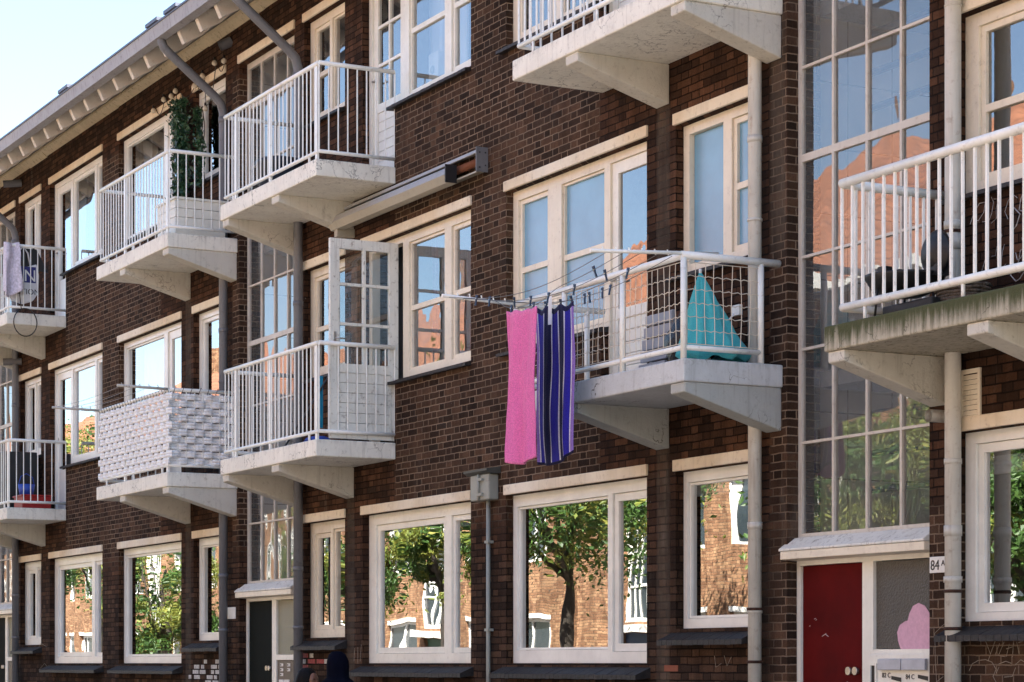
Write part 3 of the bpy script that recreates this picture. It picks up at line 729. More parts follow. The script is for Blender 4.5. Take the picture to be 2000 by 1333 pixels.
for st_ in [[(-12.55, -.001, 1.80), (-12.45, -.001, 1.86), (-12.36, -.001, 1.9)], [(-12.54, -.001, 1.80), (-12.535, -.001, 1.62), (-12.52, -.001, 1.46), (-12.56, -.001, 1.43)], [(-12.53, -.001, 1.47), (-12.45, -.001, 1.51)],
            [(-22.30, -.001, 1.62), (-22.28, -.001, 1.76)], [(-22.20, -.001, 1.60), (-22.20, -.001, 1.77)], [(-22.14, -.001, 1.62), (-22.11, -.001, 1.80)], [(-15.3, -.001, 1.66), (-15.28, -.001, 1.57), (-15.2, -.001, 1.6)], [(-15.16, -.001, 1.66), (-15.12, -.001, 1.58), (-15.06, -.001, 1.65)], [(-34.2, -.001, 1.75), (-33.9, -.001, 1.9), (-33.6, -.001, 1.85)], [(-34.0, -.001, 1.5), (-33.7, -.001, 1.6), (-33.4, -.001, 1.5)]]:
    s = MB(); s.tube(st_, .0022, 4); part(s, 'scratched_mark', M['chalk'], bld)
M['wpatch'] = simple('white_painted_brick', (.5, .49, .47), .8, var=.4, scale=30); M['rpatch'] = simple('red_painted_brick', (.30, .06, .055), .8, var=.5, scale=30)
def patch(x0, row, wd, mat): 
    s = MB(); z0 = row * .0636; s.box(x0, x0 + wd, -.004, -.0005, z0 + .008, z0 + .056); part(s, 'painted_brick', M[mat], bld)
for (x0, row, wd) in ((-27.2, 24, .18), (-26.95, 24, .1), (-26.6, 24, .2), (-26.35, 24, .09), (-27.25, 23, .2), (-27.0, 23, .2), (-26.6, 23, .1), (-26.45, 23, .19), (-27.4, 22, .09), (-27.2, 22, .2), (-26.75, 22, .2), (-26.5, 22, .1), (-26.8, 21, .2), (-26.55, 21, .2), (-26.85, 25, .1), (-26.45, 25, .12)): patch(x0, row, wd, 'wpatch')
for (x0, row, wd, m_) in ((-23.75, 26, .2, 'rpatch'), (-23.5, 26, .1, 'wpatch'), (-23.72, 25, .1, 'wpatch'), (-23.55, 25, .2, 'rpatch'), (-23.3, 25, .2, 'rpatch'), (-23.09, 25, .08, 'wpatch'), (-23.75, 24, .2, 'rpatch')): patch(x0, row, wd, m_)
s = MB(); s.box(-16.05, -15.84, -.004, -.0005, 1.535, 1.585); part(s, 'painted_brick', simple('orange_worn_brick', (.22, .07, .035), .9), bld)

rg = random.Random(5); M['spray'] = simple('white_spray_marks', (.34, .33, .33), .9, var=.5, scale=50)
for i in range(16):
    x_ = rg.uniform(-12.1, -11.55); z = rg.uniform(4.1, 4.62); a_ = rg.uniform(0, 6); s = MB()
    s.tube([(x_ + .10 * math.cos(a_ + q_ * .7) * rg.uniform(.4, 1), -.001, z + .08 * math.sin(a_ + q_ * .9)) for q_ in range(5)], rg.uniform(.002, .005), 4); part(s, 'spray_mark', M['spray'], bld)
# concrete piers between the bays, below the brackets
M['pier'] = simple('stained_mortar_pier', (.085, .066, .05), .95, var=.45, scale=9, bumpd=.01)

# ================================================================== awning over the open door
M['alu'] = paint_mat('grey_aluminium', (.38, .40, .42), dirt=(.20, .16, .12), amt=.5, rough=.4, streak=.2)
M['alu2'] = paint_mat('cream_aluminium', (.40, .38, .31), dirt=(.2, .16, .11), amt=.4, rough=.4)
aw = thing('awning', 'long folded aluminium awning fixed to the brickwork above the open white door', 'awning', (-20.9, -.05, 6.2))
c = MB(); c.prism([(-.003, 6.42), (-.115, 6.405), (-.125, 6.375), (-.118, 6.37), (-.108, 6.395), (-.003, 6.408)], 'x', -22.45, -19.215); part(c, 'cover', M['alu'], aw)
c = MB(); c.prism([(-.003, 6.215), (-.12, 6.19), (-.12, 6.205), (-.003, 6.23)], 'x', -22.40, -19.215); part(c, 'support_plate', M['alu2'], aw)
c = MB(); c.tube([(-22.38, -.055, 6.31), (-19.22, -.055, 6.31)], .038, 12); part(c, 'fabric_roll', simple('orange_awning_fabric', (.16, .055, .025), .9), aw)
c = MB(); c.prism([(-.13, 6.335), (-.21, 6.31), (-.255, 6.235), (-.21, 6.175), (-.13, 6.17)], 'x', -22.42, -19.62); part(c, 'front_bar', [M['alu']], aw, bevel=.004)
c = MB(); c.prism([(-.208, 6.176), (-.257, 6.232), (-.259, 6.229), (-.212, 6.165), (-.128, 6.160), (-.128, 6.166)], 'x', -22.42, -19.62); part(c, 'trim', M['alu2'], aw)
c = MB(); c.box(-19.615, -19.60, -.25, -.13, 6.16, 6.33); part(c, 'end_cap', M['black'], aw)
c = MB(); c.box(-19.213, -19.20, -.125, -.002, 6.20, 6.43)
for yy, zz in ((-.03, 6.38), (-.09, 6.38), (-.03, 6.26), (-.09, 6.24)): c.m(1).tube([(-19.2, yy, zz), (-19.196, yy, zz)], .008, 8)
part(c, 'end_plate', [simple('dark_grey_plate', (.15, .155, .165), .5), M['black']], aw)
c = MB(); c.box(-22.36, -22.28, -.20, -.002, 6.09, 6.18); part(c, 'arm', M['alu2'], aw)

# ================================================================== electric box with conduit
M['greybox'] = paint_mat('grey_green_box', (.30, .32, .29), dirt=(.12, .10, .08), amt=.5, rough=.5)
eb = thing('junction_box', 'grey metal junction box with a projecting lid on the brick pier between windows', 'junction box', (-19.17, 0, 3.1))
c = MB(); c.box(-19.36, -18.98, -.11, -.002, 3.12, 3.36); part(c, 'housing', M['greybox'], eb, bevel=.012)
c = MB(); c.prism([(-.15, 3.385), (-.15, 3.405), (-.002, 3.43), (-.002, 3.362), (-.11, 3.362)], 'x', -19.42, -18.94); part(c, 'lid', simple('dark_lid', (.06, .065, .06), .5), eb)
c = MB(); c.tube([(-19.16, -.125, 3.12), (-19.16, -.125, 3.36)], .012, 8); c.box(-19.20, -19.08, -.135, -.11, 3.30, 3.325); c.box(-19.20, -19.08, -.135, -.11, 3.16, 3.185); part(c, 'latch', M['greybox'], eb)
c = MB(); c.tube([(-19.12, -.04, 3.12), (-19.12, -.04, .12)], .020, 10); part(c, 'conduit', M['greybox'], eb)
c = MB(); 
for z in (2.72, 1.9, 1.0): c.box(-19.155, -19.085, -.064, -.002, z, z + .025)
part(c, 'conduit_clip', M['greybox'], eb)

# ================================================================== laundry on the mesh balcony
lr = thing('clothes_airer', 'white clothes line frame with two long arms over the mesh balcony rail', 'clothes line', (-15.7, -.85, 4.6))
c = MB(); c.tube([(-17.03, -.80, 4.60), (-17.03, -1.54, 4.625)], .015, 8)
for i in range(6): c.tube([(-17.03, -.95 - i * .11, 4.60 + i * .004), (-17.03, -.96 - i * .11, 4.645 + i * .004)], .006, 5)
part(c, 'arm', M['rail'], lr)
c = MB(); c.tube([(-14.40, -.55, 4.635), (-14.40, -1.64, 4.57)], .014, 8)
for i in range(6): c.tube([(-14.40, -.98 - i * .11, 4.59 - i * .004), (-14.40, -.99 - i * .11, 4.63 - i * .004)], .006, 5)
part(c, 'arm', M['rail'], lr)
def wz(f): return 4.615 - .03 * f - .13 * math.sin(math.pi * f)
def load(x, y):      # the lines that carry the towels hang lower
    return (.085 if y == -1.35 else .035 if y == -1.08 else 0) * math.exp(-((x + 15.95) / .42) ** 4)
c = MB()
for y in (-.95, -1.08, -1.22, -1.35, -1.48):
    c.tube([(-17.03 + 2.63 * i / 28, y, wz(i / 28) - load(-17.03 + 2.63 * i / 28, y)) for i in range(29)], .0028, 4)
part(c, 'line', simple('green_grey_line', (.12, .13, .13), .6), lr)
def zline(x): return wz((x + 17.03) / 2.63)
def terry(name, a, b_, scale=220):
    t = NT(name); c_ = t.mix(t.noise(3, 3), a, b_)
    c_ = t.mix(1, c_, t.ramp(t.noise(scale * .5, 3), [(.3, .72), (.7, 1.15)]), 'MULTIPLY')
    t.b.inputs['Sheen Weight'].default_value = .12
    return t.fin(c_, .95, t.bump(t.noise(scale, 2), .004, .8), spec=.1)
M['pinkt'] = terry('pink_terry', (.70, .14, .40), (.80, .20, .45)); M['hem'] = terry('pink_hem', (.72, .17, .42), (.8, .23, .47), 200)
M['navy'] = terry('navy_terry', (.006, .006, .045), (.01, .008, .06)); M['blue'] = terry('blue_terry', (.022, .02, .30), (.032, .022, .36))
M['violet'] = terry('violet_terry', (.07, .025, .22), (.09, .03, .26)); M['lilac'] = terry('lilac_terry', (.27, .16, .52), (.32, .2, .58)); M['whitet'] = terry('white_terry', (.7, .7, .78), (.75, .75, .8))
def cloth(x0, x1, y, ztop, zbot, off, nx, nz, matf, taper=0.0, edge=.0, hang=(0, 0)):
    """hanging sheet: off(u, v) -> (dx, dy); matf(u, v) -> slot"""
    mb = MB(); base = 0; V = []
    for j in range(nz + 1):
        v = j / nz
        for i in range(nx + 1):
            u = i / nx; dx, dy = off(u, v)
            zt = ztop(u); x = x0 + (x1 - x0) * (u + (0.5 - u) * taper * v) + dx + hang[0] * v
            zb_ = zbot(u)
            V.append((x, y + dy + hang[1] * v, zt + (zb_ - zt) * v))
    mb.v = V
    for j in range(nz):
        for i in range(nx):
            a = j * (nx + 1) + i
            mb.f.append((a, a + 1, a + nx + 2, a + nx + 1)); mb.mi.append(matf((i + .5) / nx, (j + .5) / nz)); mb.smooth.append(True)
    return mb
def pinkoff(u, v):
    e = .25 + .75 * v
    w1 = noise.noise(Vector((u * 5, v * 1.4, 3))); w2 = noise.noise(Vector((u * 16, v * 5, 9)))
    return (.012 * math.sin(5 * v + 3 * u) + .01 * w2 * v, .030 * e * math.sin(2 * math.pi * (u * 1.6 + .25 + .15 * v)) + .045 * w1 * e + .006 * w2 + .025 * math.exp(-((u - .62 - .15 * v) / .035) ** 2) * v)
def addsolid(o, th):
    s = o.modifiers.new('solid', 'SOLIDIFY'); s.thickness = th; s.offset = 0
def towel(name, x0, x1, y, zb, offf, matf, mats, label, cat, **kw):
    fr_ = cloth(x0, x1, y - .012, lambda u: zline(x0 + (x1 - x0) * u) + .0 - kw.get('drop', .03) - kw.get('sag', .030) * math.sin(3 * math.pi * u) ** 2, lambda u: zb[0] + (zb[1] - zb[0]) * u - .045 * math.sin(math.pi * u), offf, 56, 60, matf, kw.get('taper', .08), hang=kw.get('hang', (0, 0)))
    o = solo(fr_, name, mats, label, cat, loc=(x0, y, 4.5)); addsolid(o, .007)
    return o
pk = towel('pink_towel', -16.24, -15.71, -1.35, (3.22, 3.20), pinkoff, lambda u, v: 1 if v < .035 or v > .975 else 0, [M['pinkt'], M['hem']], 'pink terry towel hanging from the clothes line, left of the striped one', 'towel', drop=.10, sag=.014, hang=(-.03, 0), taper=.05)
f2 = cloth(-16.22, -15.97, -1.27, lambda u: 4.36, lambda u: 3.36 + .05 * u, lambda u, v: (0, .02 * math.sin(6 * u + 2 * v)), 16, 24, lambda u, v: 0)
o = part(f2, 'rear_fold', M['pinkt'], pk); addsolid(o, .006)
def stroff(u, v):
    e = v ** 1.5; 
    w1 = noise.noise(Vector((u * 5, v * 1.3, 13))); w2 = noise.noise(Vector((u * 14, v * 4, 4)))
    return (.012 * math.sin(7 * v) * v + .022 * e * math.sin(4 * math.pi * u), .014 * (.3 + e) * math.sin(2 * math.pi * (u * 2.2 + .1)) + .035 * w1 * (.2 + v) + .006 * w2)
def strmat(u, v):
    if v < .03 or v > .985: return 0
    for a, b_, m_ in ((0, .03, 3), (.03, .06, 4), (.06, .24, 1), (.24, .275, 4), (.275, .42, 0), (.42, .455, 4), (.455, .59, 1), (.59, .625, 4), (.625, .77, 0), (.77, .805, 4), (.805, .93, 1), (.93, .95, 4)):
        if a <= u < b_: return m_
    return 3
stp = towel('striped_towel', -16.24, -15.63, -1.08, (3.19, 3.24), stroff, strmat, [M['navy'], M['blue'], M['violet'], M['lilac'], M['whitet']], 'blue, navy and lilac striped towel hanging on the clothes line beside the pink one', 'towel', taper=.04, drop=.05)
c = MB(); c.quad([(-15.98, -1.118, 4.50), (-15.925, -1.118, 4.50), (-15.915, -1.125, 4.27), (-15.975, -1.125, 4.275)]); o = part(c, 'care_label', M['enamel'], stp); addsolid(o, .002)
M['peg'] = simple('dark_blue_plastic', (.022, .05, .10), .4); M['pegm'] = M['metal']
def peg(x, y, z, tilt):
    mt = Matrix.Translation((x, y, z)) @ Matrix.Rotation(tilt, 4, 'Y') @ Matrix.Rotation(random.uniform(-.3, .3), 4, 'X')
    c = MB()
    for s in (-1, 1):
        mm = mt @ Matrix.Rotation(s * .16, 4, 'Y')
        c.box(s * .006 - .004, s * .006 + .004, -.006, .006, -.062, .024, mm)
    o = solo(c, 'clothes_peg', M['peg'], 'dark blue plastic clothes peg clipped on the lines of the mesh balcony', 'clothes peg', loc=(x, y, z), group='clothes pegs on the washing line')
    s_ = MB(); s_.box(-.009, .009, -.008, .008, -.008, -.001, mt); part(s_, 'spring', M['metal'], o)
PEG = [(-16.523, -1.48), (-16.545, -1.35), (-16.368, -1.22), (-16.087, -1.22), (-15.794, -1.22), (-16.089, -1.08), (-15.852, -1.08), (-15.381, -1.22), (-15.624, -.95), (-14.851, -1.35), (-14.912, -1.22), (-15.421, -.95), (-15.70, -.95), (-15.30, -.95), (-14.816, -1.08), (-16.17, -1.35), (-15.80, -1.35), (-16.10, -1.08), (-15.68, -1.08)]
for x, y in PEG: peg(x, y, zline(x) + .004 - load(x, y), random.uniform(-.35, .35))

# ---- folded parasol at the corner, boards, clutter
M['teal'] = terry('turquoise_canvas', (.07, .46, .52), (.10, .54, .58), 400)
c = MB(); prof = []; n = 56; px_, py_ = -14.72, -.50; rows_ = 26; hgt = .66
for j in range(rows_ + 1):
    v = j / rows_; r = (.012 + .235 * v ** .9) if v < .93 else (.012 + .235 * .93 ** .9) - (v - .93) * .9
    cx = px_ + .06 * v; cy = py_ + .05 * v
    for k in range(n):
        a = 2 * math.pi * k / n
        rr = r * (1 + .13 * math.sin(5 * a + 1.2 * v) * min(1, v * 2) + .07 * math.sin(11 * a + 5 * v) + .22 * noise.noise(Vector((math.cos(a) * 2.2, math.sin(a) * 2.2, v * 2.5))))
        rr *= 1 + .42 * max(0, math.cos(a - 1.35)) ** 3 * v
        c.v.append((cx + rr * math.cos(a) * .86, cy + rr * math.sin(a) * .95, 4.545 - hgt * v - .02 * math.sin(5 * a) * v))
for j in range(rows_):
    for k in range(n):
        k2 = (k + 1) % n; c.f.append((j * n + k, j * n + k2, (j + 1) * n + k2, (j + 1) * n + k)); c.mi.append(0); c.smooth.append(True)
po = solo(c, 'parasol', M['teal'], 'turquoise folded parasol standing in the outer corner of the mesh balcony', 'parasol', loc=(px_, py_, 3.845))
c = MB(); c.tube([(px_, py_, 4.54), (px_ - .004, py_, 4.575)], .012, 8); c.tube([(px_ + .05, py_ + .04, 3.90), (px_ + .05, py_ + .04, 3.845)], .016, 8); c.tube([(px_ + .05, py_ + .04, 3.86), (px_ + .05, py_ + .04, 3.843)], .13, 16); part(c, 'pole', M['rail'], po)
M['greywood'] = paint_mat('grey_painted_boards', (.40, .40, .42), dirt=(.12, .11, .1), amt=.5, rough=.7)
t_ = thing('slatted_pallet', 'grey slatted wooden pallet leaning on the wall behind the wire mesh', 'pallet', (-15.9, -.25, 3.85))
for i in range(5): 
    c = MB(); c.box(-16.02, -15.62, -.20 - .016 * i, -.175 - .016 * i, 4.33 - i * .10, 4.41 - i * .10); part(c, 'slat', M['greywood'], t_)
c = MB(); c.box(-16.0, -15.95, -.175, -.15, 3.845, 4.42); c.box(-15.69, -15.64, -.175, -.15, 3.845, 4.42); part(c, 'rear_batten', M['greywood'], t_)
c = MB()
def blob(c, ctr, rx, ry, rz, seed=0, n=16, m=10, amp=.25):
    base = len(c.v)
    for j in range(m + 1):
        ph = math.pi * j / m
        for k in range(n):
            a = 2 * math.pi * k / n; d = Vector((math.sin(ph) * math.cos(a), math.sin(ph) * math.sin(a), math.cos(ph)))
            f = 1 + amp * noise.noise(d * 2.1 + Vector((seed * 3.1, 0, 0))) + amp * .5 * noise.noise(d * 5 + Vector((seed, 2, 0)))
            c.v.append((ctr[0] + d.x * rx * f, ctr[1] + d.y * ry * f, ctr[2] + d.z * rz * f))
    for j in range(m):
        for k in range(n):
            k2 = (k + 1) % n; c.f.append((base + j * n + k, base + (j + 1) * n + k, base + (j + 1) * n + k2, base + j * n + k2)); c.mi.append(c.cur); c.smooth.append(True)
    return c
M['bag'] = simple('black_plastic_bag', (.008, .008, .010), .25, bumpd=.02, scale=8)
for i, (p_, r_, lab) in enumerate([((-15.25, -.28, 4.08), (.20, .16, .24), 'black rubbish bag slumped against the wall behind the parasol'), ((-14.9, -.22, 4.04), (.15, .14, .20), 'smaller black rubbish bag between the parasol and the cream downpipe')]):
    solo(blob(MB(), p_, *r_, seed=i), 'rubbish_bag', M['bag'], lab, 'rubbish bag', loc=(p_[0], p_[1], 3.85))
c = MB(); c.tube([(-14.98, -.45, 3.86), (-14.80, -.12, 4.30)], .008, 6); c.box(-14.84, -14.74, -.14, -.11, 4.26, 4.34)
solo(c, 'dustpan_stick', M['rail'], 'thin white stick with a small head leaning behind the mesh by the downpipe', 'stick', loc=(-14.98, -.45, 3.85))
# ================================================================== right balcony: barbecue and basket
bq = thing('barbecue', 'black round kettle barbecue with its lid propped upright on the right balcony', 'barbecue', (-12.18, -.48, 3.84))
c = MB(); c.lathe((-12.22, -.50, 4.10), [(0, -.10), (.12, -.085), (.22, -.04), (.265, .035), (.27, .05), (.255, .05), (.2, 0), (0, -.03)], 26); part(c, 'bowl', M['black'], bq)
c = MB(); a_ = Matrix.Translation((-11.99, -.42, 4.27)) @ Matrix.Rotation(R(90), 4, 'X') @ Matrix.Rotation(R(0), 4, 'Y')
c.lathe((0, 0, 0), [(0, .07), (.08, .06), (.14, .02), (.155, 0), (.14, 0), (0, .05)], 24); c.v = [tuple(a_ @ Vector(p)) for p in c.v]
c.box(-12.06, -11.92, -.47, -.37, 4.12, 4.22); part(c, 'lid', M['black'], bq)
for a in (0.4, 2.5, 4.6):
    c = MB(); c.tube([(-12.22 + .2 * math.cos(a), -.5 + .2 * math.sin(a), 4.08), (-12.22 + .23 * math.cos(a), -.5 + .23 * math.sin(a), 3.845)], .009, 6); part(c, 'leg', M['black'], bq)
c = MB(); c.tube([(-12.47, -.5, 4.13), (-12.50, -.5, 4.19), (-12.46, -.5, 4.23), (-12.42, -.5, 4.20)], .007, 6); part(c, 'handle', M['black'], bq)
c = MB(); c.box(-12.45, -12.38, -.55, -.48, 4.15, 4.24); c.box(-12.40, -12.2, -.56, -.50, 4.15, 4.19); part(c, 'grill_tool', M['black'], bq)
c = MB(); c.box(-12.36, -11.84, -.58, -.26, 3.842, 3.96); solo(c, 'storage_crate', M['black'], 'low black crate lying under the barbecue on the right balcony', 'crate', loc=(-12.1, -.42, 3.842), bevel=.01)
M['wicker'] = simple('grey_brown_wicker', (.13, .10, .075), .9, var=.6, scale=60, bumpd=.01)
c = MB()
for j in range(9): c.tube([(-11.80 + (.185 + .012 * math.sin(j)) * math.cos(a), -.36 + (.15 + .01 * math.sin(j)) * math.sin(a), 3.858 + j * .021 + .003 * math.sin(6 * a + j * 3)) for a in [2 * math.pi * k / 24 for k in range(25)]], .011, 6)
c.lathe((-11.80, -.36, 3.845), [(0, 0), (.17, 0), (.178, .16), (.165, .16), (.16, .02), (0, .02)], 20, 1, .82)
solo(c, 'wicker_basket', M['wicker'], 'low round wicker basket on the right balcony beside the cream downpipe', 'basket', loc=(-11.80, -.36, 3.842))

# ================================================================== woven privacy screen
M['pvc'] = simple('white_woven_strip', (.88, .88, .88), .4, var=.05, scale=4)
c = MB(); Z0, Z1 = 3.93, 4.775; nr = 10; hh = (Z1 - Z0) / nr; cell = .105
def strip(p0, p1, z, ph, outv):
    p0 = Vector(p0); p1 = Vector(p1); Ld = (p1 - p0).length; d_ = (p1 - p0).normalized(); n = int(Ld / cell * 6); o_ = Vector(outv)
    pts = [p0 + d_ * (cell * i / 6) + o_ * (  .017 * math.tanh(2.2 * math.cos(math.pi * i / 6 + ph)) + .004) for i in range(n + 1)]
    for i in range(n):
        a, b2 = pts[i], pts[i + 1]; h1, h2 = z + .003, z + hh - .003
        m_ = (h1 + h2) / 2; bo = o_ * .005
        c.quad([(a.x, a.y, h1), (b2.x, b2.y, h1), (b2.x + bo.x, b2.y + bo.y, m_), (a.x + bo.x, a.y + bo.y, m_)], True)
        c.quad([(a.x + bo.x, a.y + bo.y, m_), (b2.x + bo.x, b2.y + bo.y, m_), (b2.x, b2.y, h2), (a.x, a.y, h2)], True)
cell = .1044
for j in range(nr):
    ph = math.pi * (j % 2)
    strip((-28.40, -.83, 0), (-25.70, -.83, 0), Z0 + j * hh, ph, (0, -1, 0)); strip((-25.76, -.86, 0), (-25.76, -.02, 0), Z0 + j * hh, ph + .3, (1, 0, 0))
ps = solo(c, 'privacy_screen', M['pvc'], 'white basket-weave privacy screen wrapped round a middle floor balcony', 'privacy screen', loc=(-25.75, -.85, 3.92)); addsolid(ps, .003)
c = MB(); 
for i in range(26): c = MB(); c.tube([(-28.38 + i * .105, -.83, 4.76), (-28.38 + i * .105, -.86, 4.82), (-28.38 + i * .105, -.80, 4.82), (-28.38 + i * .105, -.83, 4.76)], .004, 4); part(c, 'cable_tie', M['black'], ps)
for i in range(8): c = MB(); c.tube([(-25.72, -.80 + i * .105, 4.76), (-25.69, -.78 + i * .105, 4.84), (-25.74, -.75 + i * .105, 4.83)], .004, 4); part(c, 'cable_tie', M['black'], ps)
a2 = thing('clothes_airer', 'old speckled clothes line arms sticking out over the woven privacy screen', 'clothes line', (-27, -.85, 4.8))
M['speck'] = paint_mat('speckled_arm', (.5, .48, .44), dirt=(.04, .035, .03), amt=1.0, rough=.7)
for x_ in (-28.38, -25.78):
    c = MB(); c.tube([(x_, -.80, 4.815), (x_, -1.46, 4.825)], .016, 8)
    for i in range(5): c.tube([(x_, -.95 - i * .11, 4.82), (x_, -.97 - i * .11, 4.86)], .006, 5)
    part(c, 'arm', M['speck'], a2)
c = MB()
for y in (-1.05, -1.2, -1.38): c.tube([(-28.38 + 2.6 * i / 10, y, 4.84 - .03 * math.sin(math.pi * i / 10)) for i in range(11)], .0025, 4)
part(c, 'line', simple('grey_line', (.3, .3, .3), .6), a2)

# ================================================================== upper left balcony: planter, ivy, string lights
c = MB()
for j in range(4): c.box(-26.50, -25.86, -.72, -.10, 6.66 + j * .105, 6.66 + (j + 1) * .105 - .006)
c.m(1).box(-26.47, -25.89, -.69, -.13, 6.655, 7.055); c.m(0).box(-26.52, -25.84, -.74, -.08, 7.075, 7.10)
solo(c, 'storage_box', [M['white'], M['black']], 'low white slatted storage box in the corner of the balcony with the hanging ivy', 'box', loc=(-26.2, -.4, 6.645))
M['leaf'] = (lambda t: t.fin(t.ramp(t.noise(12, 2), [(.3, (.008, .03, .014)), (.55, (.018, .065, .025)), (.75, (.05, .12, .045))]), .45))(NT('ivy_leaves'))
def leafcloud(mb, pts, size, rnd, mi=0):
    for p in pts:
        n_ = Vector((rnd.gauss(0, 1), rnd.gauss(0, 1) - .6, rnd.gauss(0, 1))).normalized(); a = n_.orthogonal().normalized(); b_ = n_.cross(a)
        th = rnd.uniform(0, 6.28); a, b_ = a * math.cos(th) + b_ * math.sin(th), b_ * math.cos(th) - a * math.sin(th)
        s = size * rnd.uniform(.6, 1.3); p = Vector(p); mb.cur = mi
        mb.quad([p - a * s, p - a * s * .2 + b_ * s * .5 + n_ * s * .15, p + a * s, p - a * s * .2 - b_ * s * .5 + n_ * s * .15])
rnd = random.Random(3)
def ivy(xc, w_, z0, z1, n, label, y0=-.10):
    mb = MB(); pts = []
    for i in range(n):
        z = rnd.uniform(z0, z1); ww = w_ * (.75 + .35 * noise.noise(Vector((z * 2.3, xc, 0)))); pts.append((xc + rnd.gauss(0, ww * .42) + .06 * math.sin(z * 5), y0 - abs(rnd.gauss(0, .05)), z))
    leafcloud(mb, pts, .036, rnd)
    o = solo(mb, 'ivy_garland', M['leaf'], label, 'ivy', loc=(xc, y0, z1))
    s = MB()
    for d in (-.06, 0, .05): s.tube([(xc + d + .05 * math.sin(i + d * 30), y0, z0 + (z1 - z0) * i / 9) for i in range(10)], .006, 5)
    part(s, 'stem', simple('ivy_stem', (.05, .035, .02), .9), o)
ivy(-27.33, .36, 6.9, 8.62, 3200, 'thick column of dark green ivy hanging beside the top floor balcony door')
ivy(-26.74, .10, 7.45, 8.42, 420, 'thin strand of ivy hanging in front of the narrow top floor window', -.07)
sl_ = thing('string_lights', 'string of round bulbs looped over the lintels above the ivy', 'string lights', (-27.2, -.04, 8.85))
bul = [(-28.55, 8.80), (-28.15, 8.86), (-27.86, 8.84), (-27.70, 8.87), (-27.0, 8.78), (-26.72, 8.84), (-26.62, 8.42), (-26.3, 8.9), (-25.98, 8.85)]
c = MB(); pp = []
for i in range(len(bul) - 1):
    (xa_, za_), (xb_, zb_) = bul[i], bul[i + 1]
    for q_ in range(7): f = q_ / 7; pp.append((xa_ + (xb_ - xa_) * f, -.045, za_ + (zb_ - za_) * f - .16 * math.sin(math.pi * f)))
pp.append((bul[-1][0], -.045, bul[-1][1])); c.tube(pp, .005, 5); part(c, 'cable', M['black'], sl_)
M['bulb'] = simple('frosted_bulb', (.55, .50, .40), .2)
for x_, z in bul:
    c = MB(); c.m(0).lathe((x_, -.07, z - .05), [(0, -.035), (.028, -.02), (.035, 0), (.028, .022), (.012, .035), (.012, .04)], 12); c.m(1).lathe((x_, -.07, z - .05), [(.014, .034), (.014, .07), (0, .072)], 8); part(c, 'bulb', [M['bulb'], M['black']], sl_)

# ================================================================== far left balconies
M['wcloth'] = terry('pale_lilac_cloth', (.60, .56, .66), (.66, .62, .70), 60)
f_ = cloth(-1.02, -.70, 0, lambda u: 7.64 + .01 * math.sin(8 * u), lambda u: 6.85 + .22 * abs(u - .5), lambda u, v: (.01 * math.sin(9 * v), (.03 + .04 * v) * math.sin(10 * u + 2 * v) - .03 * v), 26, 24, lambda u, v: 0, -.25)
f_.v = [(-32.60 - y_ - .35 * max(0, -.86 - x_) , max(x_, -.90) , z_c) for (x_, y_, z_c) in f_.v]
o = solo(f_, 'hanging_cloth', M['wcloth'], 'pale lilac cloth draped over the rail of the far left balcony', 'cloth', loc=(-32.62, -.86, 7.63)); addsolid(o, .01)
M['bagw'] = simple('white_shopping_bag', (.66, .67, .70), .5, var=.08); M['bagb'] = simple('dark_blue_print', (.015, .02, .16), .5)
bg = MB(); prof = [(-.86, 7.10), (-.84, 6.93), (-.76, 6.83), (-.60, 6.79), (-.46, 6.84), (-.38, 6.96), (-.37, 7.22), (-.40, 7.38), (-.52, 7.34), (-.70, 7.28), (-.82, 7.22)]
bg.prism(prof, 'x', -32.80, -32.71)
bgo = solo(bg, 'shopping_bag', M['bagw'], 'white and dark blue shopping bag hanging inside the far left balcony rail', 'bag', loc=(-32.75, -.6, 6.8), bevel=.02)
c = MB(); c.box(-32.7085, -32.706, -.72, -.42, 7.10, 7.33); part(c, 'blue_print', M['bagb'], bgo)
flat_text('ACTION', .115, (-32.7055, -.80, 6.93), (0, 1, 0), (0, 0, 1), M['ink'], bgo); flat_text('N', .24, (-32.7055, -.60, 7.12), (0, 1, 0), (0, 0, 1), M['enamel'], bgo)
c = MB(); c.tube([(-32.75, -.76, 7.2), (-32.72, -.70, 7.50), (-32.66, -.62, 7.61), (-32.70, -.54, 7.52), (-32.75, -.48, 7.3)], .012, 6); part(c, 'handle', M['bagw'], bgo)
f_ = cloth(-32.72, -32.68, -.56, lambda u: 7.62, lambda u: 7.16, lambda u, v: (0, 0), 1, 1, lambda u, v: 0)
c = MB(); c.prism([(-.72, 7.61), (-.38, 7.61), (-.20, 7.28), (-.34, 7.30), (-.66, 7.25)], 'x', -32.83, -32.815); c.m(1).prism([(-.72, 7.60), (-.66, 7.60), (-.60, 7.30), (-.70, 7.32)], 'x', -32.812, -32.806)
solo(c, 'black_jacket', [M['black'], simple('orange_cloth', (.6, .18, .02), .8)], 'black and orange jacket hung above the shopping bag', 'jacket', loc=(-32.8, -.5, 7.6))
c = MB(); c.tube([(-32.55 + 0, -.62 + .17 * math.cos(a), 6.50 + .2 * math.sin(a)) for a in [2 * math.pi * k / 26 for k in range(27)]], .008, 6); c.tube([(-32.55, -.68, 6.69), (-32.60, -.70, 7.0), (-32.63, -.72, 7.1)], .007, 6)
solo(c, 'cable_loop', M['black'], 'loop of black cable hanging down the side of the far left balcony slab', 'cable', loc=(-32.55, -.62, 6.9))
c = MB(); c.box(-33.4, -32.95, -.55, -.12, 3.845, 4.05); c.box(-33.42, -32.93, -.57, -.10, 4.03, 4.06)
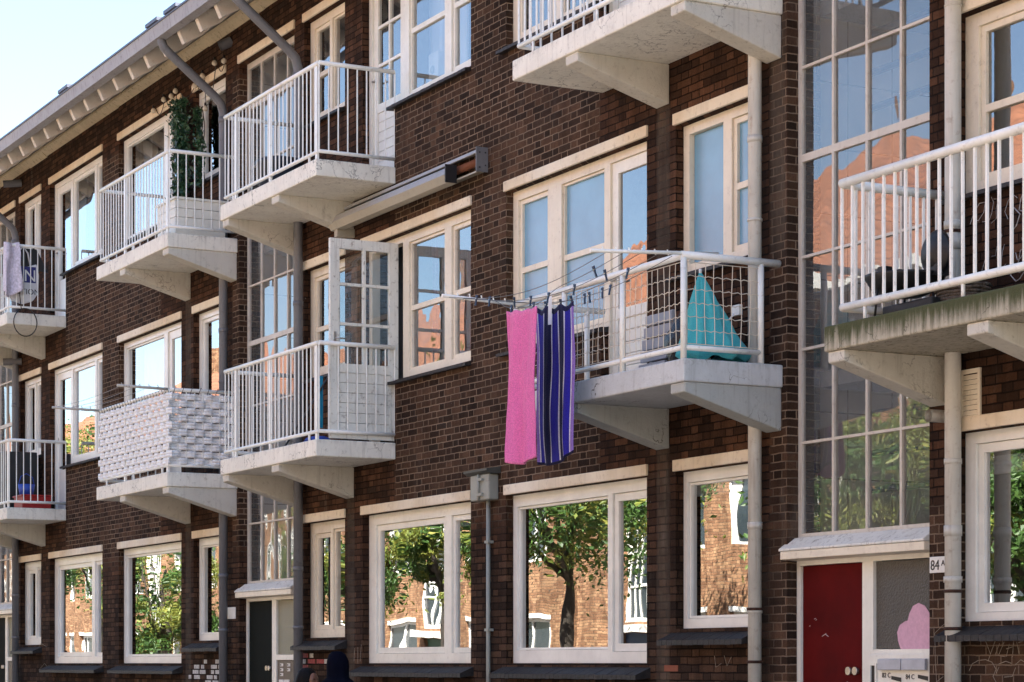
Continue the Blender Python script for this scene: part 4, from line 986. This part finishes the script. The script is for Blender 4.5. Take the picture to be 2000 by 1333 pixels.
solo(c, 'storage_crate', simple('red_plastic', (.32, .015, .012), .4), 'red plastic crate on the floor of the far left middle balcony', 'crate', loc=(-33.2, -.3, 3.845), bevel=.012)
c = MB(); c.lathe((-33.2, -.42, 4.062), [(0, 0), (.10, 0), (.125, .16), (.118, .16), (.095, .01), (0, .01)], 18); c.tube([(-33.2, -.54, 4.21), (-33.2, -.5, 4.34), (-33.2, -.42, 4.38), (-33.2, -.33, 4.33), (-33.2, -.30, 4.21)], .006, 6)
solo(c, 'bucket', simple('blue_plastic', (.02, .07, .42), .4), 'blue bucket standing on the red crate', 'bucket', loc=(-33.2, -.42, 4.062))
c = MB(); c.box(-34.3, -33.75, -.6, -.1, 3.845, 4.75); solo(c, 'cabinet', M['black'], 'dark cabinet at the back of the far left middle balcony', 'cabinet', loc=(-34, -.3, 3.845), bevel=.01)

# ================================================================== second module balconies
c = MB(); c.lathe((-23.35, -.42, 6.645), [(0, 0), (.20, 0), (.25, .34), (.27, .36), (.27, .40), (.22, .43), (.05, .47), (0, .47)], 22)
solo(c, 'plastic_barrel', simple('dark_navy_plastic', (.02, .025, .04), .4), 'dark round bin with a lid behind the bars of the top floor balcony', 'bin', loc=(-23.35, -.42, 6.645))
c = MB(); c.tube([(-22.75, -.62, 3.87), (-22.45, -.10, 4.83)], .011, 6); c.m(1).box(-22.85, -22.65, -.66, -.60, 3.845, 3.89)
solo(c, 'broom', [simple('dark_stick', (.05, .05, .055), .5), simple('broom_bristle', (.03, .08, .2), .8)], 'broom leaning against the wall behind the bars below the open door', 'broom', loc=(-22.7, -.5, 3.85))
c = MB(); c.box(-22.62, -22.57, -.30, -.24, 4.1, 4.65); solo(c, 'bottle', simple('cyan_plastic', (.02, .30, .50), .4), 'narrow bright blue bottle standing beside the broom', 'bottle', loc=(-22.6, -.27, 4.1))
solo(blob(MB(), (-21.85, -.62, 3.885), .20, .12, .045, 5), 'blue_cloth', simple('blue_cloth_fabric', (.03, .08, .42), .8), 'crumpled blue cloth on the edge of the balcony floor under the open door', 'cloth', loc=(-21.85, -.62, 3.845))
o = solo(blob(MB(), (-22.35, -.20, 4.20), .07, .06, .10, 3, amp=.5), 'pot_plant', M['leaf'], 'small green pot plant behind the open door', 'plant', loc=(-22.35, -.2, 3.85))
c = MB(); c.lathe((-22.35, -.2, 3.845), [(0, 0), (.06, 0), (.085, .25), (.07, .25), (0, .22)], 14); part(c, 'pot', simple('brown_pot', (.12, .05, .03), .8), o)

# ================================================================== things behind the glass
M['net'] = (lambda t: t.fin((.72, .74, .78), .9))(NT('net_curtain_fabric'))
def curtain(x0, x1, z0, z1, y, label, mat='net', wv=9, amp=.03, taper=0.0):
    f_ = cloth(x0, x1, y, lambda u: z1, lambda u: z0, lambda u, v: (0, amp * math.sin(wv * (x1 - x0) * u * 3 + .6 * math.sin(3 * v))), max(12, int((x1 - x0) * 40)), 6, lambda u, v: 0, taper)
    o = solo(f_, 'curtain', M[mat], label, 'curtain', loc=(x0, y, z1)); addsolid(o, .004)
curtain(-21.30, -20.86, 7.15, 8.75, .38, 'left drape of the sheer curtain behind the white air purifier', taper=.25)
curtain(-20.72, -20.30, 7.15, 8.75, .38, 'right drape of the sheer curtain behind the white air purifier', taper=.2)
curtain(-20.25, -19.5, 7.15, 8.75, .42, 'sheer curtain behind the narrow light right of the air purifier')
c = MB(); c.box(-21.02, -20.80, .25, .42, 7.30, 7.76); ap = solo(c, 'air_purifier', M['enamel'], 'white tower air purifier standing in the top floor window', 'air purifier', loc=(-20.9, .3, 7.28), bevel=.02)
c = MB(); c.lathe((0, 0, 0), [(0, .004), (.04, .004), (.045, 0), (.035, -.002)], 16); mt = Matrix.Translation((-20.91, .245, 7.58)) @ Matrix.Rotation(R(90), 4, 'X'); c.v = [tuple(mt @ Vector(p)) for p in c.v]; part(c, 'fan_outlet', M['greybox'], ap)
c = MB(); c.box(-21.25, -19.6, .20, .52, 7.25, 7.29); part(c, 'window_board', M['white'], bld)
M['purple'] = terry('purple_curtain_cloth', (.12, .035, .10), (.16, .05, .12), 60); M['maroon'] = terry('maroon_curtain_cloth', (.14, .035, .05), (.19, .05, .06), 60); M['redc'] = terry('red_curtain_cloth', (.26, .03, .025), (.33, .05, .03), 60)
curtain(-21.15, -20.95, 4.5, 5.93, .35, 'narrow purple curtain at the left of the middle window beside the open door', 'purple')
curtain(-20.02, -19.5, 4.5, 5.93, .35, 'purple curtain in the narrow light beside the long awning', 'purple')
curtain(-20.60, -20.32, 4.5, 5.0, .5, 'red cloth low behind the middle window beside the open door', 'redc')
curtain(-30.0, -28.5, 4.5, 5.93, .30, 'white blind filling the middle floor window behind the woven screen', amp=.004)
curtain(-28.5, -27.7, 4.0, 5.93, .30, 'white net in the middle floor door behind the woven screen', amp=.01)
curtain(-27.1, -26.1, 4.7, 5.93, .30, 'pale blind in the narrow middle floor window by the zinc downpipe', amp=.004)
curtain(-30.05, -29.75, 7.2, 8.7, .30, 'grey net drawn to the left of the top floor window beside the ivy', amp=.03)
curtain(-33.3, -32.7, 7.0, 8.7, .35, 'net curtain in the top floor door at the far left')
curtain(-21.15, -20.30, 4.5, 5.93, .62, 'dark maroon curtain filling the middle window beside the open door', 'maroon')
# roller blind boxes
for (x0, x1, z0, z1, k) in ((-15.80, -14.84, 2.95, 3.04, 0), (-20.08, -19.65, 2.93, 3.0, 0), (-12.12, -11.3, 2.86, 2.98, 0), (-23.47, -23.16, 2.82, 2.90, 0), (-27.1, -26.2, 5.68, 5.78, 0)):
    c = MB(); c.box(x0, x1, .135, .175, z0, z1); part(c, 'blind_cassette', M['flap'], bld)

# ================================================================== people at the bottom edge
M['skin'] = simple('skin', (.17, .075, .042), .5, var=.05); M['hair'] = simple('black_hair', (.004, .003, .003), .6, bumpd=.01, scale=25, spec=.15)
M['navycloth'] = simple('navy_cloth', (.003, .0035, .009), .95, var=.3, scale=6, spec=.05); M['darkcloth'] = simple('charcoal_cloth', (.012, .011, .012), .85)
def person(x, y, rot, hgt, label, outfit, loc_z=.12):
    s = hgt / 1.70
    J = {'pelvis': (0, 0, .93, .115), 'waist': (0, 0, 1.08, .10), 'chest': (0, 0, 1.28, .115), 'neck': (0, .0, 1.45, .048), 'jaw': (0, -.01, 1.53, .062), 'head': (0, -.005, 1.60, .082), 'crown': (0, .01, 1.665, .055),
         'nose': (0, -.095, 1.575, .012)}
    E_ = [('pelvis', 'waist'), ('waist', 'chest'), ('chest', 'neck'), ('neck', 'jaw'), ('jaw', 'head'), ('head', 'crown'), ('head', 'nose')]
    for sd_, n in ((-1, 'l'), (1, 'r')):
        J.update({n + 'sh': (sd_ * .17, 0, 1.40, .05), n + 'el': (sd_ * .235, .03, 1.13, .036), n + 'wr': (sd_ * .235, -.05, .90, .024), n + 'pa': (sd_ * .235, -.07, .83, .03),
                  n + 'hip': (sd_ * .09, 0, .88, .085), n + 'kn': (sd_ * .10, -.02, .49, .055), n + 'an': (sd_ * .10, .02, .09, .036), n + 'toe': (sd_ * .115, -.15, .03, .028)})
        E_ += [('chest', n + 'sh'), (n + 'sh', n + 'el'), (n + 'el', n + 'wr'), (n + 'wr', n + 'pa'), ('pelvis', n + 'hip'), (n + 'hip', n + 'kn'), (n + 'kn', n + 'an'), (n + 'an', n + 'toe')]
        for q_ in range(4):
            J[f'{n}f{q_}'] = (sd_ * .235 + (q_ - 1.5) * .004, -.07 + (q_ - 1.5) * .018, .78, .008); J[f'{n}g{q_}'] = (sd_ * .225, -.075 + (q_ - 1.5) * .018, .735 + .008 * abs(q_ - 1.5), .007)
            E_ += [(n + 'pa', f'{n}f{q_}'), (f'{n}f{q_}', f'{n}g{q_}')]
        J[n + 'th'] = (sd_ * .22, -.115, .80, .009); E_ += [(n + 'pa', n + 'th')]
    names = list(J); me = bpy.data.meshes.new('person')
    me.from_pydata([tuple(c_ * s for c_ in J[n][:3]) for n in names], [(names.index(a), names.index(b_)) for a, b_ in E_], [])
    o = bpy.data.objects.new('person', me); col.objects.link(o); o.location = (x, y, loc_z); o.rotation_euler = (0, 0, rot)
    sk = o.modifiers.new('skin', 'SKIN'); sk.use_smooth_shade = True
    for v_, n in zip(me.skin_vertices[0].data, names): v_.radius = (J[n][3] * s, J[n][3] * s); v_.use_root = (n == 'pelvis')
    ss = o.modifiers.new('sub', 'SUBSURF'); ss.levels = 2; ss.render_levels = 2
    me.materials.append(M['skin']); tag(o, label, 'person')
    mt = o.matrix_basis.copy()
    def child(mb, nm, mat):
        ob = mb.build(nm, mat, None); ob.parent = o; return ob
    def drape(prof, n, seed, sx_, sy_, cz=0):
        mb = MB(); L_ = len(prof)
        for i, (r, z, yy) in enumerate(prof):
            for k in range(n):
                a = 2 * math.pi * k / n; rr = r * (1 + (.05 + .05 * i / L_) * noise.noise(Vector((math.cos(a) * 2, math.sin(a) * 2, z * 1.2 + seed))) + .02 * math.sin(9 * a + z * 4))
                mb.v.append((rr * sx_ * math.cos(a) * s, (yy + rr * sy_ * math.sin(a)) * s, z * s))
        for i in range(L_ - 1):
            for k in range(n):
                k2 = (k + 1) % n; mb.f.append((i * n + k, i * n + k2, (i + 1) * n + k2, (i + 1) * n + k)); mb.mi.append(0); mb.smooth.append(True)
        return mb
    if outfit == 'hood':
        child(drape([(.0, 1.735, .02), (.05, 1.73, .02), (.088, 1.70, .015), (.112, 1.64, .01), (.118, 1.58, .01), (.115, 1.52, .01), (.12, 1.47, .01), (.17, 1.43, .01), (.23, 1.37, .01), (.265, 1.28, .0), (.28, 1.1, 0), (.275, .9, 0), (.28, .6, 0), (.31, .12, 0)], 40, 1, 1, .95), 'hooded_robe', M['navycloth'])
    else:
        child(drape([(.0, 1.715, .02), (.06, 1.705, .02), (.10, 1.67, .02), (.125, 1.60, .025), (.135, 1.52, .04), (.14, 1.42, .055), (.13, 1.30, .07), (.09, 1.20, .09), (.0, 1.18, .09)], 40, 4, 1, .92), 'long_hair', M['hair'])
        # face shows between the hair: eyes and mouth
        f_ = MB(); f_.m(0); blob(f_, (0, -.088 * s, 1.57 * s), .062 * s, .040 * s, .085 * s, 0, 16, 12, .0)
        blob(f_, (0, -.128 * s, 1.555 * s), .011 * s, .014 * s, .022 * s, 0, 8, 6, 0); f_.m(1)
        for sd_ in (-1, 1): blob(f_, (sd_ * .026 * s, -.121 * s, 1.585 * s), .011 * s, .007 * s, .006 * s, 0, 8, 6, 0)
        f_.m(2); blob(f_, (0, -.122 * s, 1.523 * s), .020 * s, .008 * s, .007 * s, 0, 8, 6, 0)
        child(f_, 'face', [M['skin'], M['hair'], simple('lips', (.35, .08, .07), .5)])
        child(drape([(.07, 1.46, 0), (.16, 1.43, 0), (.20, 1.38, 0), (.19, 1.25, 0), (.17, 1.08, 0), (.19, .95, 0), (.20, .82, 0), (.19, .80, 0)], 32, 2, 1, .75), 'jacket', M['darkcloth'])
        child(drape([(.17, .98, 0), (.20, .85, 0), (.19, .5, 0), (.15, .14, 0)], 28, 6, 1, .8), 'trousers', M['darkcloth'])
    return o
person(-19.25, -1.50, R(150), 1.56, 'person in a dark navy hooded robe walking past the wall at the bottom edge', 'hood')
person(-19.92, -1.52, R(112), 1.43, 'person with long black hair beside the hooded walker', 'hair')

# ================================================================== the other side of the street
M['oppwhite'] = simple('white_trim', (.72, .70, .66), .6); M['oppglass'] = simple('dark_window_glass', (.03, .04, .05), .08, var=.05, spec=1.0)
M['gutterw'] = M['oppwhite']
def share(mb, name, mats):
    me = bpy.data.meshes.new(name); me.from_pydata(mb.v, [], mb.f)
    for m_ in mats: me.materials.append(m_)
    for p, i in zip(me.polygons, mb.mi): p.material_index = i
    return me
def frame_mesh(wd, ht, n):
    mb = MB(); hs = []; 
    for i in range(n): hs.append((-wd / 2 + .08 + i * (wd - .08) / n, -wd / 2 + (i + 1) * (wd - .08) / n, .08, ht - .08))
    mb.plate(-wd / 2, wd / 2, 0, ht, hs, .08, .16)
    return share(mb, 'window', [M['oppwhite']])
def pane_mesh(wd, ht):
    mb = MB(); mb.quad([(-wd / 2, .13, 0), (wd / 2, .13, 0), (wd / 2, .13, ht), (-wd / 2, .13, ht)]); return share(mb, 'pane', [M['oppglass']])
def drape_mesh(wd, ht):
    mb = MB()
    for a, b_ in ((-wd / 2 + .08, -wd / 2 + .3), (wd / 2 - .34, wd / 2 - .1)): mb.box(a, b_, .11, .125, .08, ht - .08)
    return share(mb, 'curtain', [M['oppwhite']])
def lint_mesh(wd):
    mb = MB(); mb.box(-wd / 2 - .05, wd / 2 + .05, -.03, .1, 0, .12); return share(mb, 'lintel', [M['oppwhite']])
FM = {n: (frame_mesh(w_, 1.6, n), pane_mesh(w_, 1.6), drape_mesh(w_, 1.6), lint_mesh(w_), w_) for n, w_ in ((1, 1.1), (2, 2.0), (3, 2.6))}
OY = -18.1
def opp(x0, x1, label, roofh, seed):
    """local frame: the facade looks to +y of the world, so everything is turned by 180 degrees"""
    rnd = random.Random(seed); root = thing('apartment_building', label, 'building', ((x0 + x1) / 2, OY, 0)); root.rotation_euler = (0, 0, math.pi)
    Wd = x1 - x0; hs = []; wins = []; x = -Wd / 2 + 1.0; shaft = []
    kk = 0
    while x < Wd / 2 - 3:
        t_ = [3, 1, 0, 2, 1][kk % 5]; kk += 1
        if t_ == 0: shaft.append(x); hs.append((x, x + 1.6, 2.6, 8.9)); hs.append((x, x + 1.6, .0, 2.3)); x += 2.2; continue
        w_ = FM[t_][4]
        for z in (1.15, 4.2, 7.0): hs.append((x, x + w_, z, z + 1.6)); wins.append((x + w_ / 2, z, t_))
        x += w_ + 1.0
    mb = MB(); mb.plate(-Wd / 2, Wd / 2, 0, 9.5, hs, 0, .3); mb.box(-Wd / 2, Wd / 2, 8.9, 9.1, 0, 9.5)
    for a in (-Wd / 2, Wd / 2 - .2): mb.box(a, a + .2, .3, 8.9, 0, 9.5)
    def loc(mb_, nm, mats): 
        o = mb_.build(nm, mats, None); o.parent = root; return o
    loc(mb, 'wall', M['brick_opp'])
    mb = MB(); mb.box(-Wd / 2 + .2, Wd / 2 - .2, .6, .7, 0, 9.4); loc(mb, 'inner_wall', M['dark'])
    mb = MB(); e = .45
    mb.quad([(-Wd / 2 - e, -e, 9.5), (Wd / 2 + e, -e, 9.5), (Wd / 2 - 3.5, 4.5, 9.5 + roofh), (-Wd / 2 + 3.5, 4.5, 9.5 + roofh)])
    mb.quad([(Wd / 2 + e, 9 + e, 9.5), (-Wd / 2 - e, 9 + e, 9.5), (-Wd / 2 + 3.5, 4.5, 9.5 + roofh), (Wd / 2 - 3.5, 4.5, 9.5 + roofh)])
    mb.quad([(-Wd / 2 - e, 9 + e, 9.5), (-Wd / 2 - e, -e, 9.5), (-Wd / 2 + 3.5, 4.5, 9.5 + roofh)]); mb.quad([(Wd / 2 + e, -e, 9.5), (Wd / 2 + e, 9 + e, 9.5), (Wd / 2 - 3.5, 4.5, 9.5 + roofh)])
    r_ = loc(mb, 'roof', M['tile'])
    mb = MB(); mb.box(2, 2.8, 4.2, 4.9, 9.5 + roofh - .4, 9.5 + roofh + 1.1); ch = mb.build('chimney', M['brick_opp'], None); ch.parent = r_
    mb = MB(); mb.box(-Wd / 2 - e, Wd / 2 + e, -e - .1, 0, 9.28, 9.5); loc(mb, 'gutter', M['oppwhite'])
    for x_ in shaft:
        mb = MB(); mb.plate(x_, x_ + 1.6, 2.6, 8.9, [(x_ + .06 + i * .38, x_ + .38 + i * .38, 2.7 + j * .78, 3.42 + j * .78) for i in range(4) for j in range(8)], .06, .12); sw = loc(mb, 'stair_window', M['oppwhite'])
        mb = MB(); mb.quad([(x_, .10, 2.6), (x_ + 1.6, .10, 2.6), (x_ + 1.6, .10, 8.9), (x_, .10, 8.9)]); p_ = mb.build('pane', M['oppglass'], None); p_.parent = sw
        mb = MB(); mb.box(x_, x_ + 1.6, .08, .14, 0, 2.3); loc(mb, 'door', simple('street_door', rnd.choice([(.03, .08, .05), (.02, .04, .10), (.12, .02, .02)]), .5))
        mb = MB(); mb.box(x_ - .1, x_ + 1.7, -.5, .05, 2.32, 2.52); loc(mb, 'canopy', M['oppwhite'])
    for (x_, z, t_) in wins:
        f_, p_, c_, l_, w_ = FM[t_]
        wo = bpy.data.objects.new('window', f_); col.objects.link(wo); wo.parent = root; wo.location = (x_, 0, z)
        for nm, me in (('pane', p_), ('lintel', l_)) + ((('curtain', c_),) if rnd.random() < .65 else ()):
            q_ = bpy.data.objects.new(nm, me); col.objects.link(q_); q_.parent = wo
            if nm == 'lintel': q_.location = (0, 0, 1.6)
    return root
opp(-123, -98.5, 'orange brick apartment block across the street, farthest of the reflected row', 3.6, 1)
opp(-98, -74.5, 'orange brick apartment block across the street, second farthest of the reflected row', 3.8, 2)
opp(-74, -50.5, 'orange brick apartment block across the street, third of the reflected row', 3.6, 3)
opp(-50, -26.5, 'orange brick apartment block across the street, reflected in the large ground floor window', 4.1, 4)
opp(-26, -2, 'orange brick apartment block across the street, reflected at the right edge', 3.8, 5)
opp(-1.5, 22, 'orange brick apartment block across the street, behind the camera', 3.8, 6)

M['bark'] = simple('dark_bark', (.035, .028, .022), .95, var=.4, scale=10, bumpd=.02)
def leafmat(name, a, b_, c_):
    t = NT(name); t.b.inputs['Subsurface Weight'].default_value = 0
    t.fin(t.ramp(t.noise(3, 3), [(.3, a), (.5, b_), (.7, c_)]), .5)
    tr = t.node("ShaderNodeBsdfTranslucent"); tr.inputs['Color'].default_value = (*c_, 1); mx = t.node("ShaderNodeMixShader"); mx.inputs[0].default_value = .3
    t.L(t.b.outputs[0], mx.inputs[1]); t.L(tr.outputs[0], mx.inputs[2]); t.L(mx.outputs[0], t.out.inputs[0]); return t.m
M['lf1'] = leafmat('yellow_green_leaves', (.07, .11, .015), (.16, .20, .035), (.34, .32, .07)); M['lf2'] = leafmat('green_leaves', (.02, .05, .012), (.045, .10, .02), (.09, .17, .035))
def tree(x, y, zc, rx, rz, n, label, seed, lean=0.0, fork=True):
    rnd = random.Random(seed); root = thing('street_tree', label, 'tree', (x, y, 0))
    b_ = MB(); fz = zc - rz * .7
    b_.tube([(x, y, 0), (x + lean * .3, y, fz * .5), (x + lean * .6, y, fz), (x + lean, y, zc + rz * .4)], .1, 9, rad=[.19, .15, .12, .03])
    for i in range(7):
        a = i * 2.4 + rnd.random(); h = fz * rnd.uniform(.75, 1.05); ex = rx * rnd.uniform(.5, .85)
        b_.tube([(x + lean * .5, y, h), (x + lean + math.cos(a) * ex * .5, y + math.sin(a) * ex * .5, h + rz * .5), (x + lean + math.cos(a) * ex, y + math.sin(a) * ex, zc + rz * rnd.uniform(-.1, .6))], .05, 6, rad=[.08, .045, .012])
    part(b_, 'trunk', M['bark'], root)
    c = MB(); cl = []
    for i in range(46):
        while True:
            d = Vector((rnd.uniform(-1, 1), rnd.uniform(-1, 1), rnd.uniform(-1, 1)))
            if .35 < d.length < 1: break
        cl.append((Vector((x + lean + d.x * rx, y + d.y * rx, zc + d.z * rz)), rnd.uniform(.22, .48) * rx / 1.8))
    for (p, r_) in cl:
        pts = []
        for _ in range(int(n * 2.8) // 46):
            d = Vector((rnd.gauss(0, 1), rnd.gauss(0, 1), rnd.gauss(0, .7))) * .5 * r_ * 1.3; pts.append(p + d)
        leafcloud(c, pts, .066, rnd, 0 if rnd.random() < .45 else 1)
    part(c, 'crown', [M['lf1'], M['lf2']], root)
tree(-74.0, -13.4, 6.4, 2.6, 3.2, 5200, 'tall young tree across the street, reflected in the far left windows', 11)
tree(-66.0, -12.9, 3.6, 2.0, 2.0, 5200, 'low bushy tree reflected in the large window left of the stair glass', 12)
tree(-52.6, -13.3, 4.6, 2.1, 2.1, 5500, 'slender tree reflected in the narrow window beside the zinc downpipe', 13)
tree(-47.6, -13.3, 4.8, 1.3, 1.9, 3000, 'thin tree reflected in the window left of the junction box', 14)
tree(-41.6, -13.0, 5.7, 3.1, 2.2, 11000, 'broad tree with a dark leaning trunk reflected in the large window', 15, .5)
tree(-31.2, -13.2, 4.6, 2.4, 1.9, 7500, 'yellow green tree reflected in the rippled stair glass', 16)
tree(-27.2, -13.2, 4.4, 2.0, 2.0, 6500, 'small tree reflected in the window at the right edge', 17)
